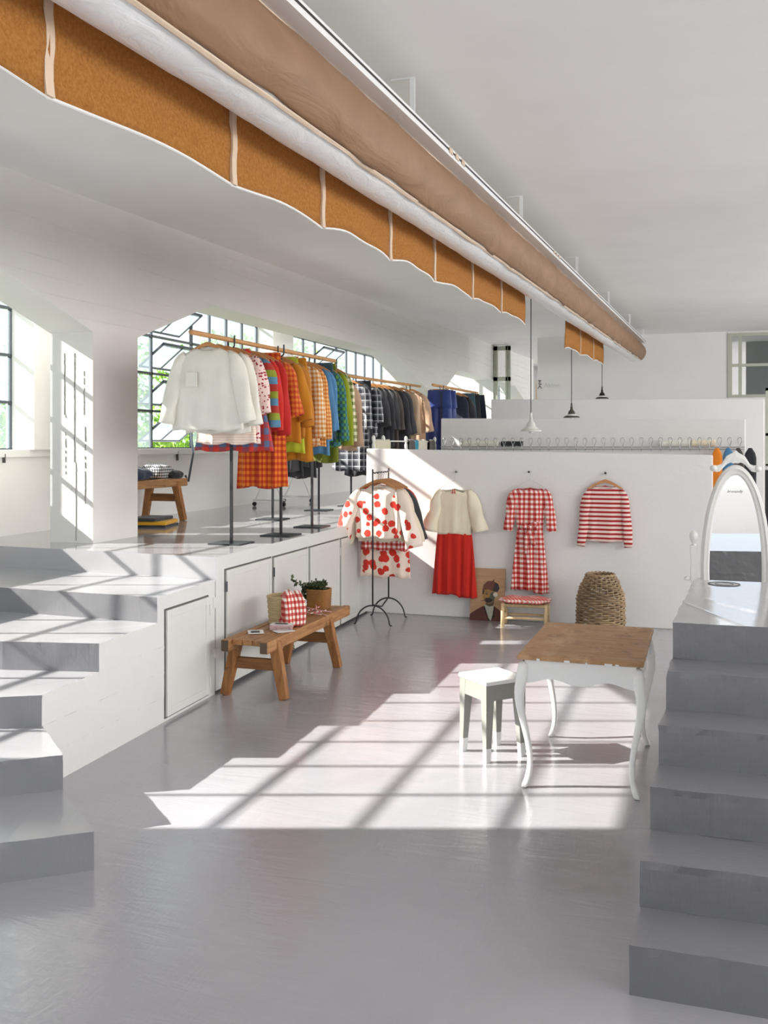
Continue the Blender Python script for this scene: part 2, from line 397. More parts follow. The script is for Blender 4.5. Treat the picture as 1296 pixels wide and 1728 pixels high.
def window(idx, y0, y1, n, sash=(), label=''):
    ys = pane_grid(y0, y1, n); zs = [SILL + ROW * i for i in range(6)] + [TOP]
    root = thing('window_%d' % idx, label, None, (WX, y0, SILL)); root['kind'] = 'structure'
    def L(y, z): return (y - y0, z - SILL)
    fr = MB(); th = .022
    sashcells = set()
    for (c, r_) in sash: sashcells |= {(c, r_), (c + 1, r_)}
    for i, y in enumerate(ys):
        for r_ in range(6):
            if (i, r_) in sashcells and (i - 1, r_) in sashcells and any(c + 1 == i and rr == r_ for c, rr in sash): continue
            a, z_a = L(y, zs[r_]); _, z_b = L(y, zs[r_ + 1]); fr.box(-.02, .02, a - th/2, a + th/2, z_a, z_b)
    for z in zs:
        a, zz = L(y0, z); b, _ = L(y1, z); fr.box(-.02, .02, a, b, zz - th/2 - .002, zz + th/2 + .002)
    fr.build('frame', M['steel'], root)
    for r_ in range(6):
        row = MB(); any_ = False
        for c in range(n):
            if (c, r_) in sashcells: continue
            a, z_a = L(ys[c], zs[r_]); b, z_b = L(ys[c+1], zs[r_+1])
            row.add([(0, a, z_a), (0, b, z_a), (0, b, z_b), (0, a, z_b)], [(0, 1, 2, 3)]); any_ = True
        if any_: row.build('pane', M['pane'], root)
    for c, r_ in sash:
        wd = ys[c+2] - ys[c] - .04; h = zs[r_+1] - zs[r_] - .03
        s_ = bpy.data.objects.new('sash', None); col.objects.link(s_); s_.parent = root
        a, zc = L(ys[c] + .02, (zs[r_] + zs[r_+1]) / 2); s_.location = (0, a, zc); s_.rotation_euler = (0, R(52), 0)
        f = MB()
        for y in (0, wd/2, wd): f.box(-.012, .012, y - .009, y + .009, -h/2, h/2)
        for z in (-h/2, h/2): f.box(-.012, .012, -.009, wd + .009, z - .01, z + .01)
        f.build('sash_frame', M['steel'], s_)
        MB().box(-.003, .003, 0, wd, -h/2, h/2).build('sash_pane', M['sash_pane'], s_)
    return root
window(0, -4.3, 1.0, 11, label='steel window left of the camera, outside the photo')  # unseen window, put in so its sun patch bounces onto the ceiling
window(1, 2.92, 7.87, 10, label='closed steel window with milky panes at the left photo edge')
window(2, 8.44, 13.35, 10, sash=[(4, 0), (4, 1), (4, 2), (4, 3)], label='steel window with four tilted sashes right of the square column')
window(3, 14.1, 19.3, 10, sash=[(3, 2), (3, 3), (7, 0)], label='steel window with a tilted sash above the dark clothes rack')
window(4, 20.0, 25.2, 10, label='steel window beyond the second column')
window(5, 25.9, 31.5, 10, label='farthest steel window seen past the glazed screen')
# ---- platform, steps
mb = MB()
mb.prism([(-3.545, 6.63), (-3.63, 10.4), (-3.70, 30), (-3.70, 40), (-6.26, 40), (-6.26, 6.84)], .02, PZ)
plat = mb
def two_tone(mb, name, label):
    o = mb.build(name, [M['tread'], M['side_white'], M['stair_riser_shaded']])
    return tag(o, label, None, None, 'structure')
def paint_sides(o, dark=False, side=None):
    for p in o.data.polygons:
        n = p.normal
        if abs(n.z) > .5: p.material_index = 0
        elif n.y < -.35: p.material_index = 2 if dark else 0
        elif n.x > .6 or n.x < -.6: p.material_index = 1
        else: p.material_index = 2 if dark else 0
o = two_tone(plat, 'floor_platform_left', 'raised grey platform along the windows, white side facing the shop floor'); paint_sides(o); o.data.materials[0] = M['platform']
E = edge_x
steps = [
 [(-2.59, 3.71), (-2.90, 3.47), (-3.3, 3.17), (-4.2, 2.9), (-6.26, 2.8), (-6.26, 6.9), (E(6.62), 6.62), (E(4.5), 4.5), (-3.03, 4.09)],
 [(-3.05, 4.11), (-3.28, 3.93), (-3.6, 3.72), (-4.4, 3.5), (-6.26, 3.4), (-6.26, 6.9), (E(6.62), 6.62), (E(4.5), 4.5)],
 [(E(4.49), 4.49), (-3.66, 4.38), (-4.3, 4.2), (-6.26, 4.05), (-6.26, 6.9), (E(6.62), 6.62)],
 [(E(5.05), 5.05), (-4.09, 4.92), (-6.26, 4.72), (-6.26, 6.9), (E(6.62), 6.62)],
 [(E(5.75), 5.75), (-4.84, 5.80), (-6.26, 5.85), (-6.26, 6.9), (E(6.62), 6.62)]]
S = PZ / 6
from mathutils import noise as mnoise
def rough_prism(mb, poly, z0, z1, amp=.006, step=.03, xmin=-9, xmax=9):
    pts = []
    for (xa, ya_), (xb, yb_) in zip(poly, poly[1:] + poly[:1]):
        L_ = math.hypot(xb - xa, yb_ - ya_); n = max(1, int(L_/step))
        if (xa < xmin and xb < xmin) or (xa > xmax and xb > xmax): n = 1
        pts += [(xa + (xb - xa)*i/n, ya_ + (yb_ - ya_)*i/n) for i in range(n)]
    rs = []
    for k in range(7):
        z = z0 + (z1 - z0)*k/6; row = []
        for x, y in pts:
            v = mnoise.noise_vector(Vector((x*9, y*9, z*9))) + .6*mnoise.noise_vector(Vector((x*27, y*27, z*27)))
            a_ = amp * (1.3 if k == 6 else .35)
            row.append((x + v.x*a_, y + v.y*a_, z + (v.z*amp*.35 if k == 6 else 0)))
        rs.append(row)
    mb.rings(rs)
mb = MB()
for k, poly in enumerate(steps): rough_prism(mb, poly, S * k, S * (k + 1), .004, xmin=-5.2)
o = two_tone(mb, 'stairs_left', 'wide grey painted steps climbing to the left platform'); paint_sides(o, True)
o.data.materials[2] = M['left_riser_shaded']
# right stairs
mb = MB()
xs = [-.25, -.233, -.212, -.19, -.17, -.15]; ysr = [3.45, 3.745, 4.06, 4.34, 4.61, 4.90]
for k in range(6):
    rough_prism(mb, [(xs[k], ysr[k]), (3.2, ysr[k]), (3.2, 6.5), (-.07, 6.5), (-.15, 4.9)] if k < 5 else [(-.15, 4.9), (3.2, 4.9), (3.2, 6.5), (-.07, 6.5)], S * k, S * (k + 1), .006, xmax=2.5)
o = mb.build('stairs_right', [M['stair_tread_lit'], M['side_white'], M['stair_riser_shaded'], M['platform']]); tag(o, 'dark grey painted stairs climbing at the right edge', None, None, 'structure')
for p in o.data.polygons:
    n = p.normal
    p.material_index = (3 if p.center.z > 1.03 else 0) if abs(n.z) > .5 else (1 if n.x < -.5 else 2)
# ---- cabinet doors in the platform side
def side_door(idx, pxa, pxb, pya, pyb, label, hinge_right=False, gap=True):
    """door in the platform side: left/right photo column, heights of its top corners"""
    def on(px, py):
        X = -3.55
        for _ in range(4): p = onx(px, py, X); X = edge_x(p.y)
        return onx(px, py, X)
    a = on(pxa, pya); b = on(pxb, pyb)
    y0, y1 = a.y, b.y; zt0, zt1 = a.z, b.z
    root = thing('door_%d' % idx, label, None, (edge_x(y0), y0, 0.02)); root['kind'] = 'structure'
    ang = math.atan2(edge_x(y1) - edge_x(y0), y1 - y0); root.rotation_euler = (0, 0, -ang)
    L = y1 - y0; h = (zt0 + zt1) / 2 - .02
    MB().box(-.01, .004, 0, L, 0, h).build('gap', M['crack'], root)
    MB().box(-.01, .014, .014, L - .01, .012, h - .012).build('panel', M['door_white'], root, bevel=.002)
    fr = MB(); w_ = .055
    fr.box(.01, .019, .014, .014 + w_, .012, h - .012).box(.01, .019, L - .01 - w_, L - .01, .012, h - .012)
    fr.box(.01, .019, .014 + w_, L - .01 - w_, .012, .012 + w_).box(.01, .019, .014 + w_, L - .01 - w_, h - .012 - w_, h - .012)
    fr.build('rim', M['door_white'], root, bevel=.003)
    yh = L - .004 if hinge_right else .006
    for zz in (h * .14, h * .85):
        MB().tube([(.02, yh, zz - .04), (.02, yh, zz + .04)], .006, 8).build('hinge', M['steel'] if not hinge_right else M['door_white'], root)
    return root
side_door(1, 277, 351, 1028, 1004, 'low access door under the left steps', True)
side_door(2, 378.5, 457, 959, 940, 'flat cupboard door behind the near end of the bench')
side_door(3, 459, 518.5, 939.5, 922.5, 'flat cupboard door behind the two baskets')
side_door(4, 520, 571.5, 922, 909, 'flat cupboard door beyond the baskets', True)
side_door(5, 573, 606, 908.5, 899, 'last cupboard door behind the dotted blouses', True)
def plate(px, py, w_, h_, name, label, sockets=0):
    p = onx(px, py, edge_x(6.6)); root = thing(name, label, 'socket' if sockets else 'cover plate', (edge_x(p.y), p.y, p.z))
    MB().box(-.002, .008, -w_/2, w_/2, -h_/2, h_/2).build('plate', M['plastic_w'], root, bevel=.003)
    if sockets:
        for s_ in (-1, 1): MB().box(.006, .012, s_*w_*.2 - w_*.13, s_*w_*.2 + w_*.13, -h_*.28, h_*.28).build('insert', M['paper_w'], root, bevel=.002)
plate(364, 1102, .10, .075, 'wall_socket', 'white double socket low on the platform side beside the bench', 2)
plate(364, 1016, .10, .08, 'cover_plate', 'blank painted cover plate above the white socket')
# ---- partitions
def partition(name, y, pxl, pyl, pxr, pyr, label, th=.12):
    a = ony(pxl, pyl, y); b = ony(pxr, pyr, y)
    m_ = MB().hexa([(a.x, y, 0), (b.x, y, 0), (b.x, y + th, 0), (a.x, y + th, 0)], [(a.x, y, a.z), (b.x, y, b.z), (b.x, y + th, b.z), (a.x, y + th, a.z)])
    return struct(m_, name, M['wall'], label, bevel=.012)
Y1, Y2, Y3 = 10.40, 13.5, 16.98
partition('wall_partition_front', Y1, 618, 757, 1203, 768, 'white partition where the three red garments hang')
partition('wall_partition_middle', Y2, 744, 706, 1258, 707.5, 'second white partition above the row of hooks')
partition('wall_partition_rear', Y3, 829, 674, 1290, 673, 'third white partition at the far end')
# ---- back wall, side walls, wall behind the camera
YB = 22.5
a = ony(907, 577, YB); b = ony(1228, 572, YB); bt = ony(1228, 671, YB)
mb = MB()
mb.box(a.x, b.x, YB, YB + .2, 0, 4.5)
mb.box(b.x, 4.2, YB, YB + .2, 0, bt.z); mb.box(b.x, 4.2, YB, YB + .2, 4.32, 4.5); mb.box(4.2, 6.5, YB, YB + .2, 0, 4.5)
struct(mb, 'wall_back', M['wall'], 'white end wall behind the partitions')
# glazed opening in the back wall
root = thing('window_6', 'pale framed interior window at the top right of the back wall', None, (b.x, YB, bt.z)); root['kind'] = 'structure'
W_ = 4.2 - b.x; H_ = 4.32 - bt.z; fr = MB()
for x, w_ in ((0, .09), (.22, .07), (.96, .08), (1.75, .08), (2.5, .08), (W_ - .08, .08)): fr.box(x, x + w_, -.03, .06, 0, H_)
for z, w_ in ((0, .06), (H_ * .48, .06), (H_ - .07, .07)): fr.box(0, W_, -.025, .055, z, z + w_)
fr.build('frame', M['pale_frame'], root)
MB().add([(0, .03, 0), (W_, .03, 0), (W_, .03, H_), (0, .03, H_)], [(0, 1, 2, 3)]).build('pane', M['clear_pane'], root)
# tall glazed strip at the right of the third partition
c = ony(1292, 674, 18.0); d = ony(1292, 786, 18.0)
root = thing('window_7', 'pale frame strip at the right photo edge beside the third partition', None, (c.x, 18.0, d.z)); root['kind'] = 'structure'
hh = c.z - d.z; fr = MB(); fr.box(0, .05, 0, .06, 0, hh + .2).box(.6, .65, 0, .06, 0, hh + .2)
for z in (-.02, hh * .45, hh + .15): fr.box(0, .65, 0, .06, z, z + .05)
fr.build('frame', M['pale_frame'], root); MB().box(.05, .6, .02, .03, 0, hh + .15).build('pane', M['clear_pane'], root)
e = ony(1289, 793, 18.0)
struct(MB().box(c.x + .02, 3.2, 18.0, 18.15, 0, d.z - .02), 'wall_stub', M['wall'], 'short white wall at the right photo edge')
struct(MB().box(c.x - .01, c.x + 1.2, 17.97, 17.995, .1, e.z), 'door_6', M['black'], 'black slab for the dark of a doorway at the right photo edge')  # flat black slab paints the darkness of an open doorway
# passage screen wall on the platform at Y 24
mb = MB(); mb.box(-6.25, -5.05, 24.0, 24.12, PZ, 4.5)
struct(mb, 'wall_screen', M['wall'], 'white cross wall at the far end of the platform')
root = thing('window_8', 'narrow pale framed glazed screen at the far end of the platform', None, (-5.05, 24.02, PZ)); root['kind'] = 'structure'
g = ony(861, 600, 24.02); zt = ceil_z(24) - PZ - .02; wdt = g.x + 5.05; fr = MB()
for x, w_ in ((0, .10), (wdt * .72, .05), (wdt - .06, .06)): fr.box(x, x + w_, 0, .08, 0, zt)
for z in (0, .7, 1.36 + .28, 2.45, zt - .12): fr.box(0, wdt, 0, .08, z, z + .1)
fr.build('frame', M['pale_frame'], root); MB().add([(0, .04, 0), (wdt, .04, 0), (wdt, .04, zt), (0, .04, zt)], [(0, 1, 2, 3)]).build('pane', M['clear_pane'], root)
struct(MB().box(-6.25, 6.5, 36, 36.2, 0, 4.8), 'wall_far', M['wall'], 'white wall beyond the passage')
struct(MB().box(.95, 6.4, 25.5, 25.6, 0, 4.6), 'wall_dark_backing', plain('dim_room_backing', (.11, .12, .115), .8), 'added dark backing for the dimness behind the glazed opening')  # backing added and coloured dark so the panes in front look dim
# right wall with window band
mb = MB(); mb.box(6.4, 6.6, -4.6, 36, 0, 1.9); mb.box(6.4, 6.6, -4.6, 36, 3.85, 5)
for yy in (-4.6, 8.6, 19.6): mb.box(6.4, 6.6, yy, yy + 1.8, 1.9, 3.85)
struct(mb, 'wall_right', M['wall'], 'white wall outside the photo on the right')
mb = MB(); mb.box(-6.6, 6.6, -4.6, -4.4, 0, 1.4); mb.box(-6.6, -5.1, -4.6, -4.4, 1.4, 5); mb.box(4.1, 6.6, -4.6, -4.4, 1.4, 5); mb.box(-5.1, 4.1, -4.6, -4.4, 3.75, 5)
struct(mb, 'wall_front', M['wall'], 'white wall behind the camera')

# ================================================================== OUTSIDE
struct(MB().box(-60, -6.7, -40, 90, -.1, .3), 'ground_garden', M['grass'], 'green ground outside the windows')
def tree(x, y, h, r_, n, seed, label, z0=.3):
    rn = random.Random(seed); root = thing('garden_tree', label, 'tree', (x, y, z0), 0, 'garden trees outside the windows')
    MB().tube([(0, 0, 0), (.05, .03, h*.4), (-.04, .02, h*.85)], [.09, .06, .02], 8).build('trunk', M['bark'], root)
    m_ = MB()
    blobs = [(rn.uniform(-.6, .6)*r_, rn.uniform(-.8, .8)*r_, rn.uniform(.25, .9)*h, rn.uniform(.35, .6)*r_) for _ in range(12)]
    for i in range(n):
        bx_, by_, bz_, br = rn.choice(blobs)
        d = Vector((rn.gauss(0, 1), rn.gauss(0, 1), rn.gauss(0, 1))).normalized() * br * rn.uniform(.7, 1.05)
        p = Vector((bx_, by_, bz_)) + d; a_ = Vector((rn.gauss(0, 1), rn.gauss(0, 1), rn.gauss(0, 1))).normalized(); b_ = a_.cross(d.normalized() + Vector((.1, .2, .3))).normalized(); s_ = rn.uniform(.05, .10)
        m_.add([p - a_*s_, p - b_*s_*.55, p + a_*s_, p + b_*s_*.55], [(0, 1, 2, 3)])
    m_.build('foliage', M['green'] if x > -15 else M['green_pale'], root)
tl = [(-10.2, 15.0, 3.6, 1.3, 'leafy green tree behind the near tilted window sashes'), (-9.6, 17.6, 3.5, 1.2, 'second green tree behind the near tilted sashes'),
      (-11.5, 20.5, 4.4, 1.6, 'green tree behind the steel window over the white blouses'), (-10.3, 24.5, 4.2, 1.5, 'green tree behind the window over the dark clothes rack'),
      (-12.5, 29, 5.0, 1.9, 'far green tree seen over the dark clothes rack'), (-9.8, 12.6, 2.9, 1.0, 'low green tree nearest the square column')]
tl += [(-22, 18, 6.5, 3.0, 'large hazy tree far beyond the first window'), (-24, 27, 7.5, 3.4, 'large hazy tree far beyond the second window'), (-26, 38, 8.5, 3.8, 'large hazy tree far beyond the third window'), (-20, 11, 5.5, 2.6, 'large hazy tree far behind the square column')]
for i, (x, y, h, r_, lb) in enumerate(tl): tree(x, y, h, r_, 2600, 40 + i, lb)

# ================================================================== DUCT AND RAIL UNDER THE CEILING
def duct_c(y): return Vector((-1.87 + .021 * y, y, 3.40 + .022 * y))
def duct_surface(y0, y1, a0, a1, R0, ny, na, seed, amp, lip=0):
    rn = random.Random(seed); ph = [rn.uniform(0, 6) for _ in range(8)]; m_ = MB(); rs = []
    for i in range(ny + 1):
        y = y0 + (y1 - y0) * i / ny; c = duct_c(y); row = []
        for k in range(na + 1):
            a = a0 + (a1 - a0) * k / na
            f = math.sin(y*5.1 + ph[0] + 2*a) * .4 + math.sin(y*11 + ph[1] - 3*a) * .3 + math.sin(y*2.3 + ph[2] + a) * .5 + rn.uniform(-.4, .4)
            aa = a
            if lip and k == 0: aa = a + .025 * math.sin(y*3.7 + ph[3]) + .02 * math.sin(y*9 + ph[4]) + .03*(y*1.1 % 1)
            r_ = R0 + amp * f
            row.append((c.x + r_*math.cos(aa), y, c.z + r_*math.sin(aa)))
        rs.append(row)
    return m_.rings(rs, closed=False, cap0=False, cap1=False)
root = thing('ventilation_duct', 'long round duct of white film and brown paper hanging below the ceiling', 'duct', tuple(duct_c(-3.5)))
off = -duct_c(-3.5)
def duct_part(m_, name, mat, **k):
    m_.v = [v + off for v in m_.v]; return m_.build(name, mat, root, **k)
tube = duct_surface(-3.5, 21.4, R(-250), R(-30), .203, 260, 24, 5, .0035)
o = duct_part(tube, 'film_tube', M['film'], smooth=True)
md = o.modifiers.new('solid', 'SOLIDIFY'); md.thickness = .004
o = duct_part(duct_surface(-3.5, 21.4, R(-54), R(102), .215, 260, 22, 6, .005, 1), 'paper_cover', M['kraft'], smooth=True)
md = o.modifiers.new('solid', 'SOLIDIFY'); md.thickness = .004
o = duct_part(duct_surface(-3.5, 21.4, R(-60), R(-53), .2165, 200, 3, 9, .002, 1), 'seam_tape', M['tape'], smooth=True)
md = o.modifiers.new('solid', 'SOLIDIFY'); md.thickness = .003
c0 = duct_c(21.4); m_ = MB(); m_.rings([[(c0.x + r_*math.cos(2*PI*k/28), 21.4 + d, c0.z + r_*math.sin(2*PI*k/28)) for k in range(28)] for r_, d in ((.206, -.02), (.206, 0), (.19, .03))], cap0=False, cap1=True)
duct_part(m_, 'end_cap', M['kraft'], smooth=True)
# white rail above the duct, on ceiling brackets
def rail_p(y, dx=0, dz=0): return Vector((-1.76 + .021 * y + dx, y, 3.868 + .022*y - .27 + dz))
root = thing('ceiling_rail', 'white curtain rail running along the top of the duct', 'rail', tuple(rail_p(-3.5)))
off = -rail_p(-3.5)
def bar(x0, x1, z0_, z1_, y0, y1):
    P = lambda x, y, z: rail_p(y, x, z) + off
    return MB().add([P(x0,y0,z0_),P(x1,y0,z0_),P(x1,y1,z0_),P(x0,y1,z0_),P(x0,y0,z1_),P(x1,y0,z1_),P(x1,y1,z1_),P(x0,y1,z1_)], [(0,3,2,1),(4,5,6,7),(0,1,5,4),(1,2,6,5),(2,3,7,6),(3,0,4,7)])
bar(-.01, .095, 0, .06, -3.5, 21.6).build('rail', M['white_paint'], root)
bar(.094, .098, .03, .042, -3.5, 21.6).build('slot', M['black'], root)
bar(-.04, -.005, -.006, .06, -3.5, 21.5).build('fabric_edge', M['tape'], root)
for y in (-.8, 2.2, 5.29, 8.36, 11.65, 14.9, 18.2, 21.2):
    p = rail_p(y, .07, .05) + off; h = ceil_z(y) - rail_p(y, 0, .05).z
    m_ = MB().box(p.x - .015, p.x + .015, p.y - .004, p.y + .004, p.z, p.z + h).box(p.x - .13, p.x + .015, p.y - .01, p.y + .01, p.z + h - .008, p.z + h)
    m_.build('bracket', M['white_paint'], root)
for y in (2.9, 6.0, 6.15, 6.3, 9.9, 10.05, 10.2, 13.4, 13.55):
    p = rail_p(y, .096, .03) + off; MB().box(p.x, p.x + .006, p.y - .04, p.y + .04, p.z - .012, p.z + .02).build('clip', M['tape'], root)
# brown felt valances hung left of the duct
def felt_strip(ys, root_y, label, zt=1.52, zb=1.08, seed=1, cut=()):
    P = lambda y, z, dx=0: Vector((-2.10 + .021*y + dx, y, 1.9 + z + .022*y))
    root = thing('felt_valance', label, 'valance', tuple(P(root_y, zt)), 0, 'brown felt valances'); off_ = -P(root_y, zt); rn = random.Random(seed)
    for a, b in zip(ys[:-1], ys[1:]):
        n = 14; rs = []; ph = rn.uniform(0, 6)
        for j in range(7):
            row = []
            for i in range(n + 1):
                u = i / n; y = a + (b - a) * u; v = j / 6
                zb_ = zb + (.035 + .02*math.sin(ph)) * math.sin(PI*u) + .010 * math.sin(u*7 + ph) * math.sin(PI*u)
                dx = .035 * math.sin(PI*u) * math.sin(v*2.5 + ph) * v + .006*math.sin(u*11 + v*5)
                row.append(P(y, zt + (zb_ - zt)*v, dx) + off_)
            rs.append(row)
        o = MB().rings(rs, closed=False, cap0=False, cap1=False).build('felt_panel', M['felt'], root, smooth=True)
        md = o.modifiers.new('solid', 'SOLIDIFY'); md.thickness = .008
        # pale bound lower edge
        m_ = MB().tube([Vector(p) for p in rs[-1]], .006, 6); m_.build('edge_binding', M['paper_w'], root)
    for y in ys[1:-1]:
        pts = [P(y + .006*math.sin(k*1.7), zt + (zb - zt)*k/8 , .004) + off_ for k in range(9)]
        m_ = MB().rings([[p + Vector((.009, -.022, 0)), p + Vector((.009, .022, 0)), p + Vector((-.009, .022, 0)), p + Vector((-.009, -.022, 0))] for p in pts])
        m_.build('seam_tape', M['tape'], root)
felt_strip([-2.3, .2, 1.4, 2.67, 3.93, 4.95, 6.08, 7.10, 8.26, 9.4, 10.6], -2.3, 'long scalloped brown felt strip hanging left of the white duct', seed=3)
felt_strip([13.4, 14.8, 16.3, 17.7], 13.4, 'short brown felt flap hanging under the far end of the duct', zb=1.02, seed=8)

# ================================================================== PENDANT LAMPS
def pendant(px, py, y, dia, shade, label, bulb=True):
    p = ony(px, py, y); root = thing('pendant_lamp', label, 'lamp', tuple(p), 0, 'pendant lamps over the partitions')
    r_ = dia/2; top = ceil_z(y) - p.z
    MB().lathe([(r_, 0), (r_, .012), (r_*.84, .024), (r_*.62, .038), (r_*.48, .055), (r_*.43, .075), (r_*.38, .098), (r_*.26, .118), (r_*.16, .130), (r_*.15, .170), (r_*.10, .18)], n=28, cap1=True).build('shade', shade, root, smooth=True)
    MB().lathe([(r_*.98, .001), (r_*.7, .035), (r_*.3, .075)], n=28).build('shade_lining', M['paper_w'], root, smooth=True)
    MB().tube([(0, 0, .17), (0, 0, top)], .006, 6).build('cord', M['iron'], root)
    MB().tube([(0, 0, .17), (0, 0, .23)], .014, 8).build('socket', shade, root)
    MB().lathe([(.05, 0), (.05, .03), (.02, .05)], (0, 0, top - .05), n=14, cap1=True).build('ceiling_cap', M['paper_w'], root)
    if bulb: MB().lathe([(.0, -.03), (.022, -.022), (.03, 0), (.02, .03), (.012, .06)], n=12).build('bulb', M['paper_w'], root, smooth=True)
dk = plain('dark_olive_enamel', '#4b463b', .35); wh = plain('white_enamel', '#d8d8d2', .3); bk = plain('black_enamel', '#1c1c1e', .3)
pendant(896, 728, 12.0, .26, wh, 'white enamel pendant lamp, nearest and lowest of the three')
pendant(964.5, 705, 15.5, .255, dk, 'dark olive pendant lamp between the white and the black one')
pendant(1016, 673, 19.0, .25, bk, 'black pendant lamp, farthest of the three', False)

# ================================================================== GARMENT GENERATORS
def make_hanger(label, loc, rz, wid=.42, kind='wood', drop=.075, group=None):
    root = thing('coat_hanger', label, 'hanger', loc, rz, group)
    n = 12; pts = []
    for i in range(-10, 11):
        t_ = math.radians(i * 9); pts.append((0, 0, 0))
    hook = [(.0, 0, -drop)] + [(.0, 0, -.03)] + [(.022*math.sin(R(a)) , 0, -.012 + .022*(-math.cos(R(a)))) for a in range(0, 250, 25)]
    hook = [(0, 0, -drop), (0, 0, -.035)] + [(.018*math.sin(R(a)), 0, -.016 - .018*math.cos(R(a))) for a in range(20, 260, 30)]
    MB().tube(hook, .0022, 6).build('hook', M['chrome'] if kind == 'wood' else M['chrome'], root)
    h = wid / 2
    arm = lambda x: -drop - .012 - .085 * (abs(x)/h)**1.4
    xs_ = [h * (i/10) for i in range(-10, 11)]
    if kind == 'wood':
        rs = [[(x, -.008, arm(x) + .018*(1-.45*abs(x)/h)), (x, .008, arm(x) + .018*(1-.45*abs(x)/h)), (x, .009, arm(x) - .018*(1-.35*abs(x)/h)), (x, -.009, arm(x) - .018*(1-.35*abs(x)/h))] for x in xs_]
        MB().rings(rs).build('shoulder_bar', M['hanger'], root, bevel=.003)
    elif kind == 'clip':
        MB().box(-h*.8, h*.8, -.008, .008, -drop - .02, -drop + .004).build('shoulder_bar', M['hanger'], root, bevel=.003)
        for s_ in (-1, 1): MB().box(s_*h*.6 - .012, s_*h*.6 + .012, -.012, .012, -drop - .05, -drop + .006).build('clip', M['chrome'], root)
    else:
        MB().tube([(0, 0, -drop), (h, 0, -drop - .10), (h*.9, 0, -drop - .115), (-h*.9, 0, -drop - .115), (-h, 0, -drop - .10)], .0022, 6, loop=True).build('shoulder_wire', M['chrome'], root)
    return root
def _cloth_rings(a_f, b_f, z_f, nv, nu, folds, amp, seed, flare=0, power=1.0, off=(0, 0)):
    rn = random.Random(seed); ph = [rn.uniform(0, 6.28) for _ in range(6)]; rs = []
    for j in range(nv + 1):
        v = j / nv; row = []
        for i in range(nu):
            th = 2*PI*i/nu; c = math.cos(th); s_ = math.sin(th)
            a, b = a_f(v), b_f(v)
            x = a * (abs(c)**.85) * (1 if c >= 0 else -1); y = b * (abs(s_)**.8) * (1 if s_ >= 0 else -1)
            w_ = amp * v**power
            y += w_ * (math.sin(x*folds + ph[0] + (0 if s_ >= 0 else 1.9)) + .6*math.sin(x*folds*1.9 + ph[1] + v*1.3)) * (1 - abs(c)**6*.6)
            x += .35*w_*math.sin(th*3 + ph[2] + v*2)
            row.append((x + off[0], y + off[1], z_f(v, x, s_)))
        rs.append(row)
    return rs
def shirt(name, label, cat, loc, rz, mat, sw=.42, hw=.46, L=.66, sleeve=(.5, 14, .075, .05), dep=.045, drop=.075, seed=1, group=None, pocket=False, collar=True, waist=None, amp=.016, skew=0, bend=0, nk=.03, nw=.10):
    """hanging top: sw shoulder width, hw hem width, L length, sleeve (length, degrees out, top radius, cuff radius)"""
    root = thing(name, label, cat, loc, rz, group); zs = -drop - .01
    def a_f(v):
        if waist:
            pos, ww = waist
            return (sw + (ww - sw) * min(1, v/pos)**1.3)/2 if v <= pos else (ww + (hw - ww) * ((v-pos)/(1-pos))**.8)/2
        return (sw + (hw - sw) * v)/2
    def b_f(v): return .014 + (dep - .014) * min(1, v*6)
    def z_f(v, x, s_):
        a = sw/2; sl = .105 * min(1.2, (abs(x)/a))**1.2 * max(0, 1 - v*1.6)
        sn = .105 * (nw/a)**1.2; neck = (nk + sn if s_ < 0 else sn*.85) * max(0, 1 - (abs(x)/nw)**2) * max(0, 1 - v*9)
        return zs - sl - neck - L*v*(1 + .012*math.sin(x*23 + seed)) + skew*x*v
    rs = _cloth_rings(a_f, b_f, z_f, 22, 48, 34, amp, seed)
    o = MB().rings(rs, cap0=False, cap1=False).build('body', mat, root, smooth=True)
    md = o.modifiers.new('solid', 'SOLIDIFY'); md.thickness = .003
    if sleeve:
        sl, ang, r0, r1 = sleeve
        for sgn in (-1, 1):
            rn = random.Random(seed*7 + sgn); pts = []; 
            P0 = Vector((sgn*(sw/2 - .055), 0, zs - .062 - r0*.35)); n = 14; d_ang = R(ang + rn.uniform(-2, 2)); p = P0.copy(); rings_ = []
            for k in range(n + 1):
                t_ = k/n; aa = d_ang * (1 - .25*t_) + R(42) * max(0, 1 - t_*4.5); d = Vector((sgn*math.sin(aa), -.10*t_, -math.cos(aa)))
                if k: p = p + d * (sl/n)
                r_ = (r0 + (r1 - r0)*t_) * (.45 + .55*min(1, t_*4)**.8); side = Vector((math.cos(aa), 0, sgn*math.sin(aa))); fr_ = Vector((0, 1, 0)); yw = .72
                rings_.append([p + side*math.cos(q)*r_*(1 + .10*math.sin(q*3 + t_*9 + seed)) + fr_*math.sin(q)*r_*yw*(1 + .16*math.sin(q*2 + t_*7 + seed)) for q in [2*PI*i/18 for i in range(18)]])
            o = MB().rings(rings_, cap0=True, cap1=False).build('sleeve', mat, root, smooth=True)
            md = o.modifiers.new('solid', 'SOLIDIFY'); md.thickness = .003
    if collar:
        pts = []
        for i in range(24):
            q = 2*PI*i/24; x = nw*math.cos(q); sy_ = 1 if math.sin(q) > 0 else -1
            pts.append((x, sy_*.014*abs(math.sin(q))**.8, z_f(0, x, sy_) + .001))
        MB().tube(pts, .0035, 6, loop=True).build('neckband', mat, root, smooth=True)
    if pocket:
        z = zs - .24; MB().box(-.17, -.06, -dep - .024, -dep - .018, z - .12, z).build('pocket', mat, root, bevel=.002)
    return root
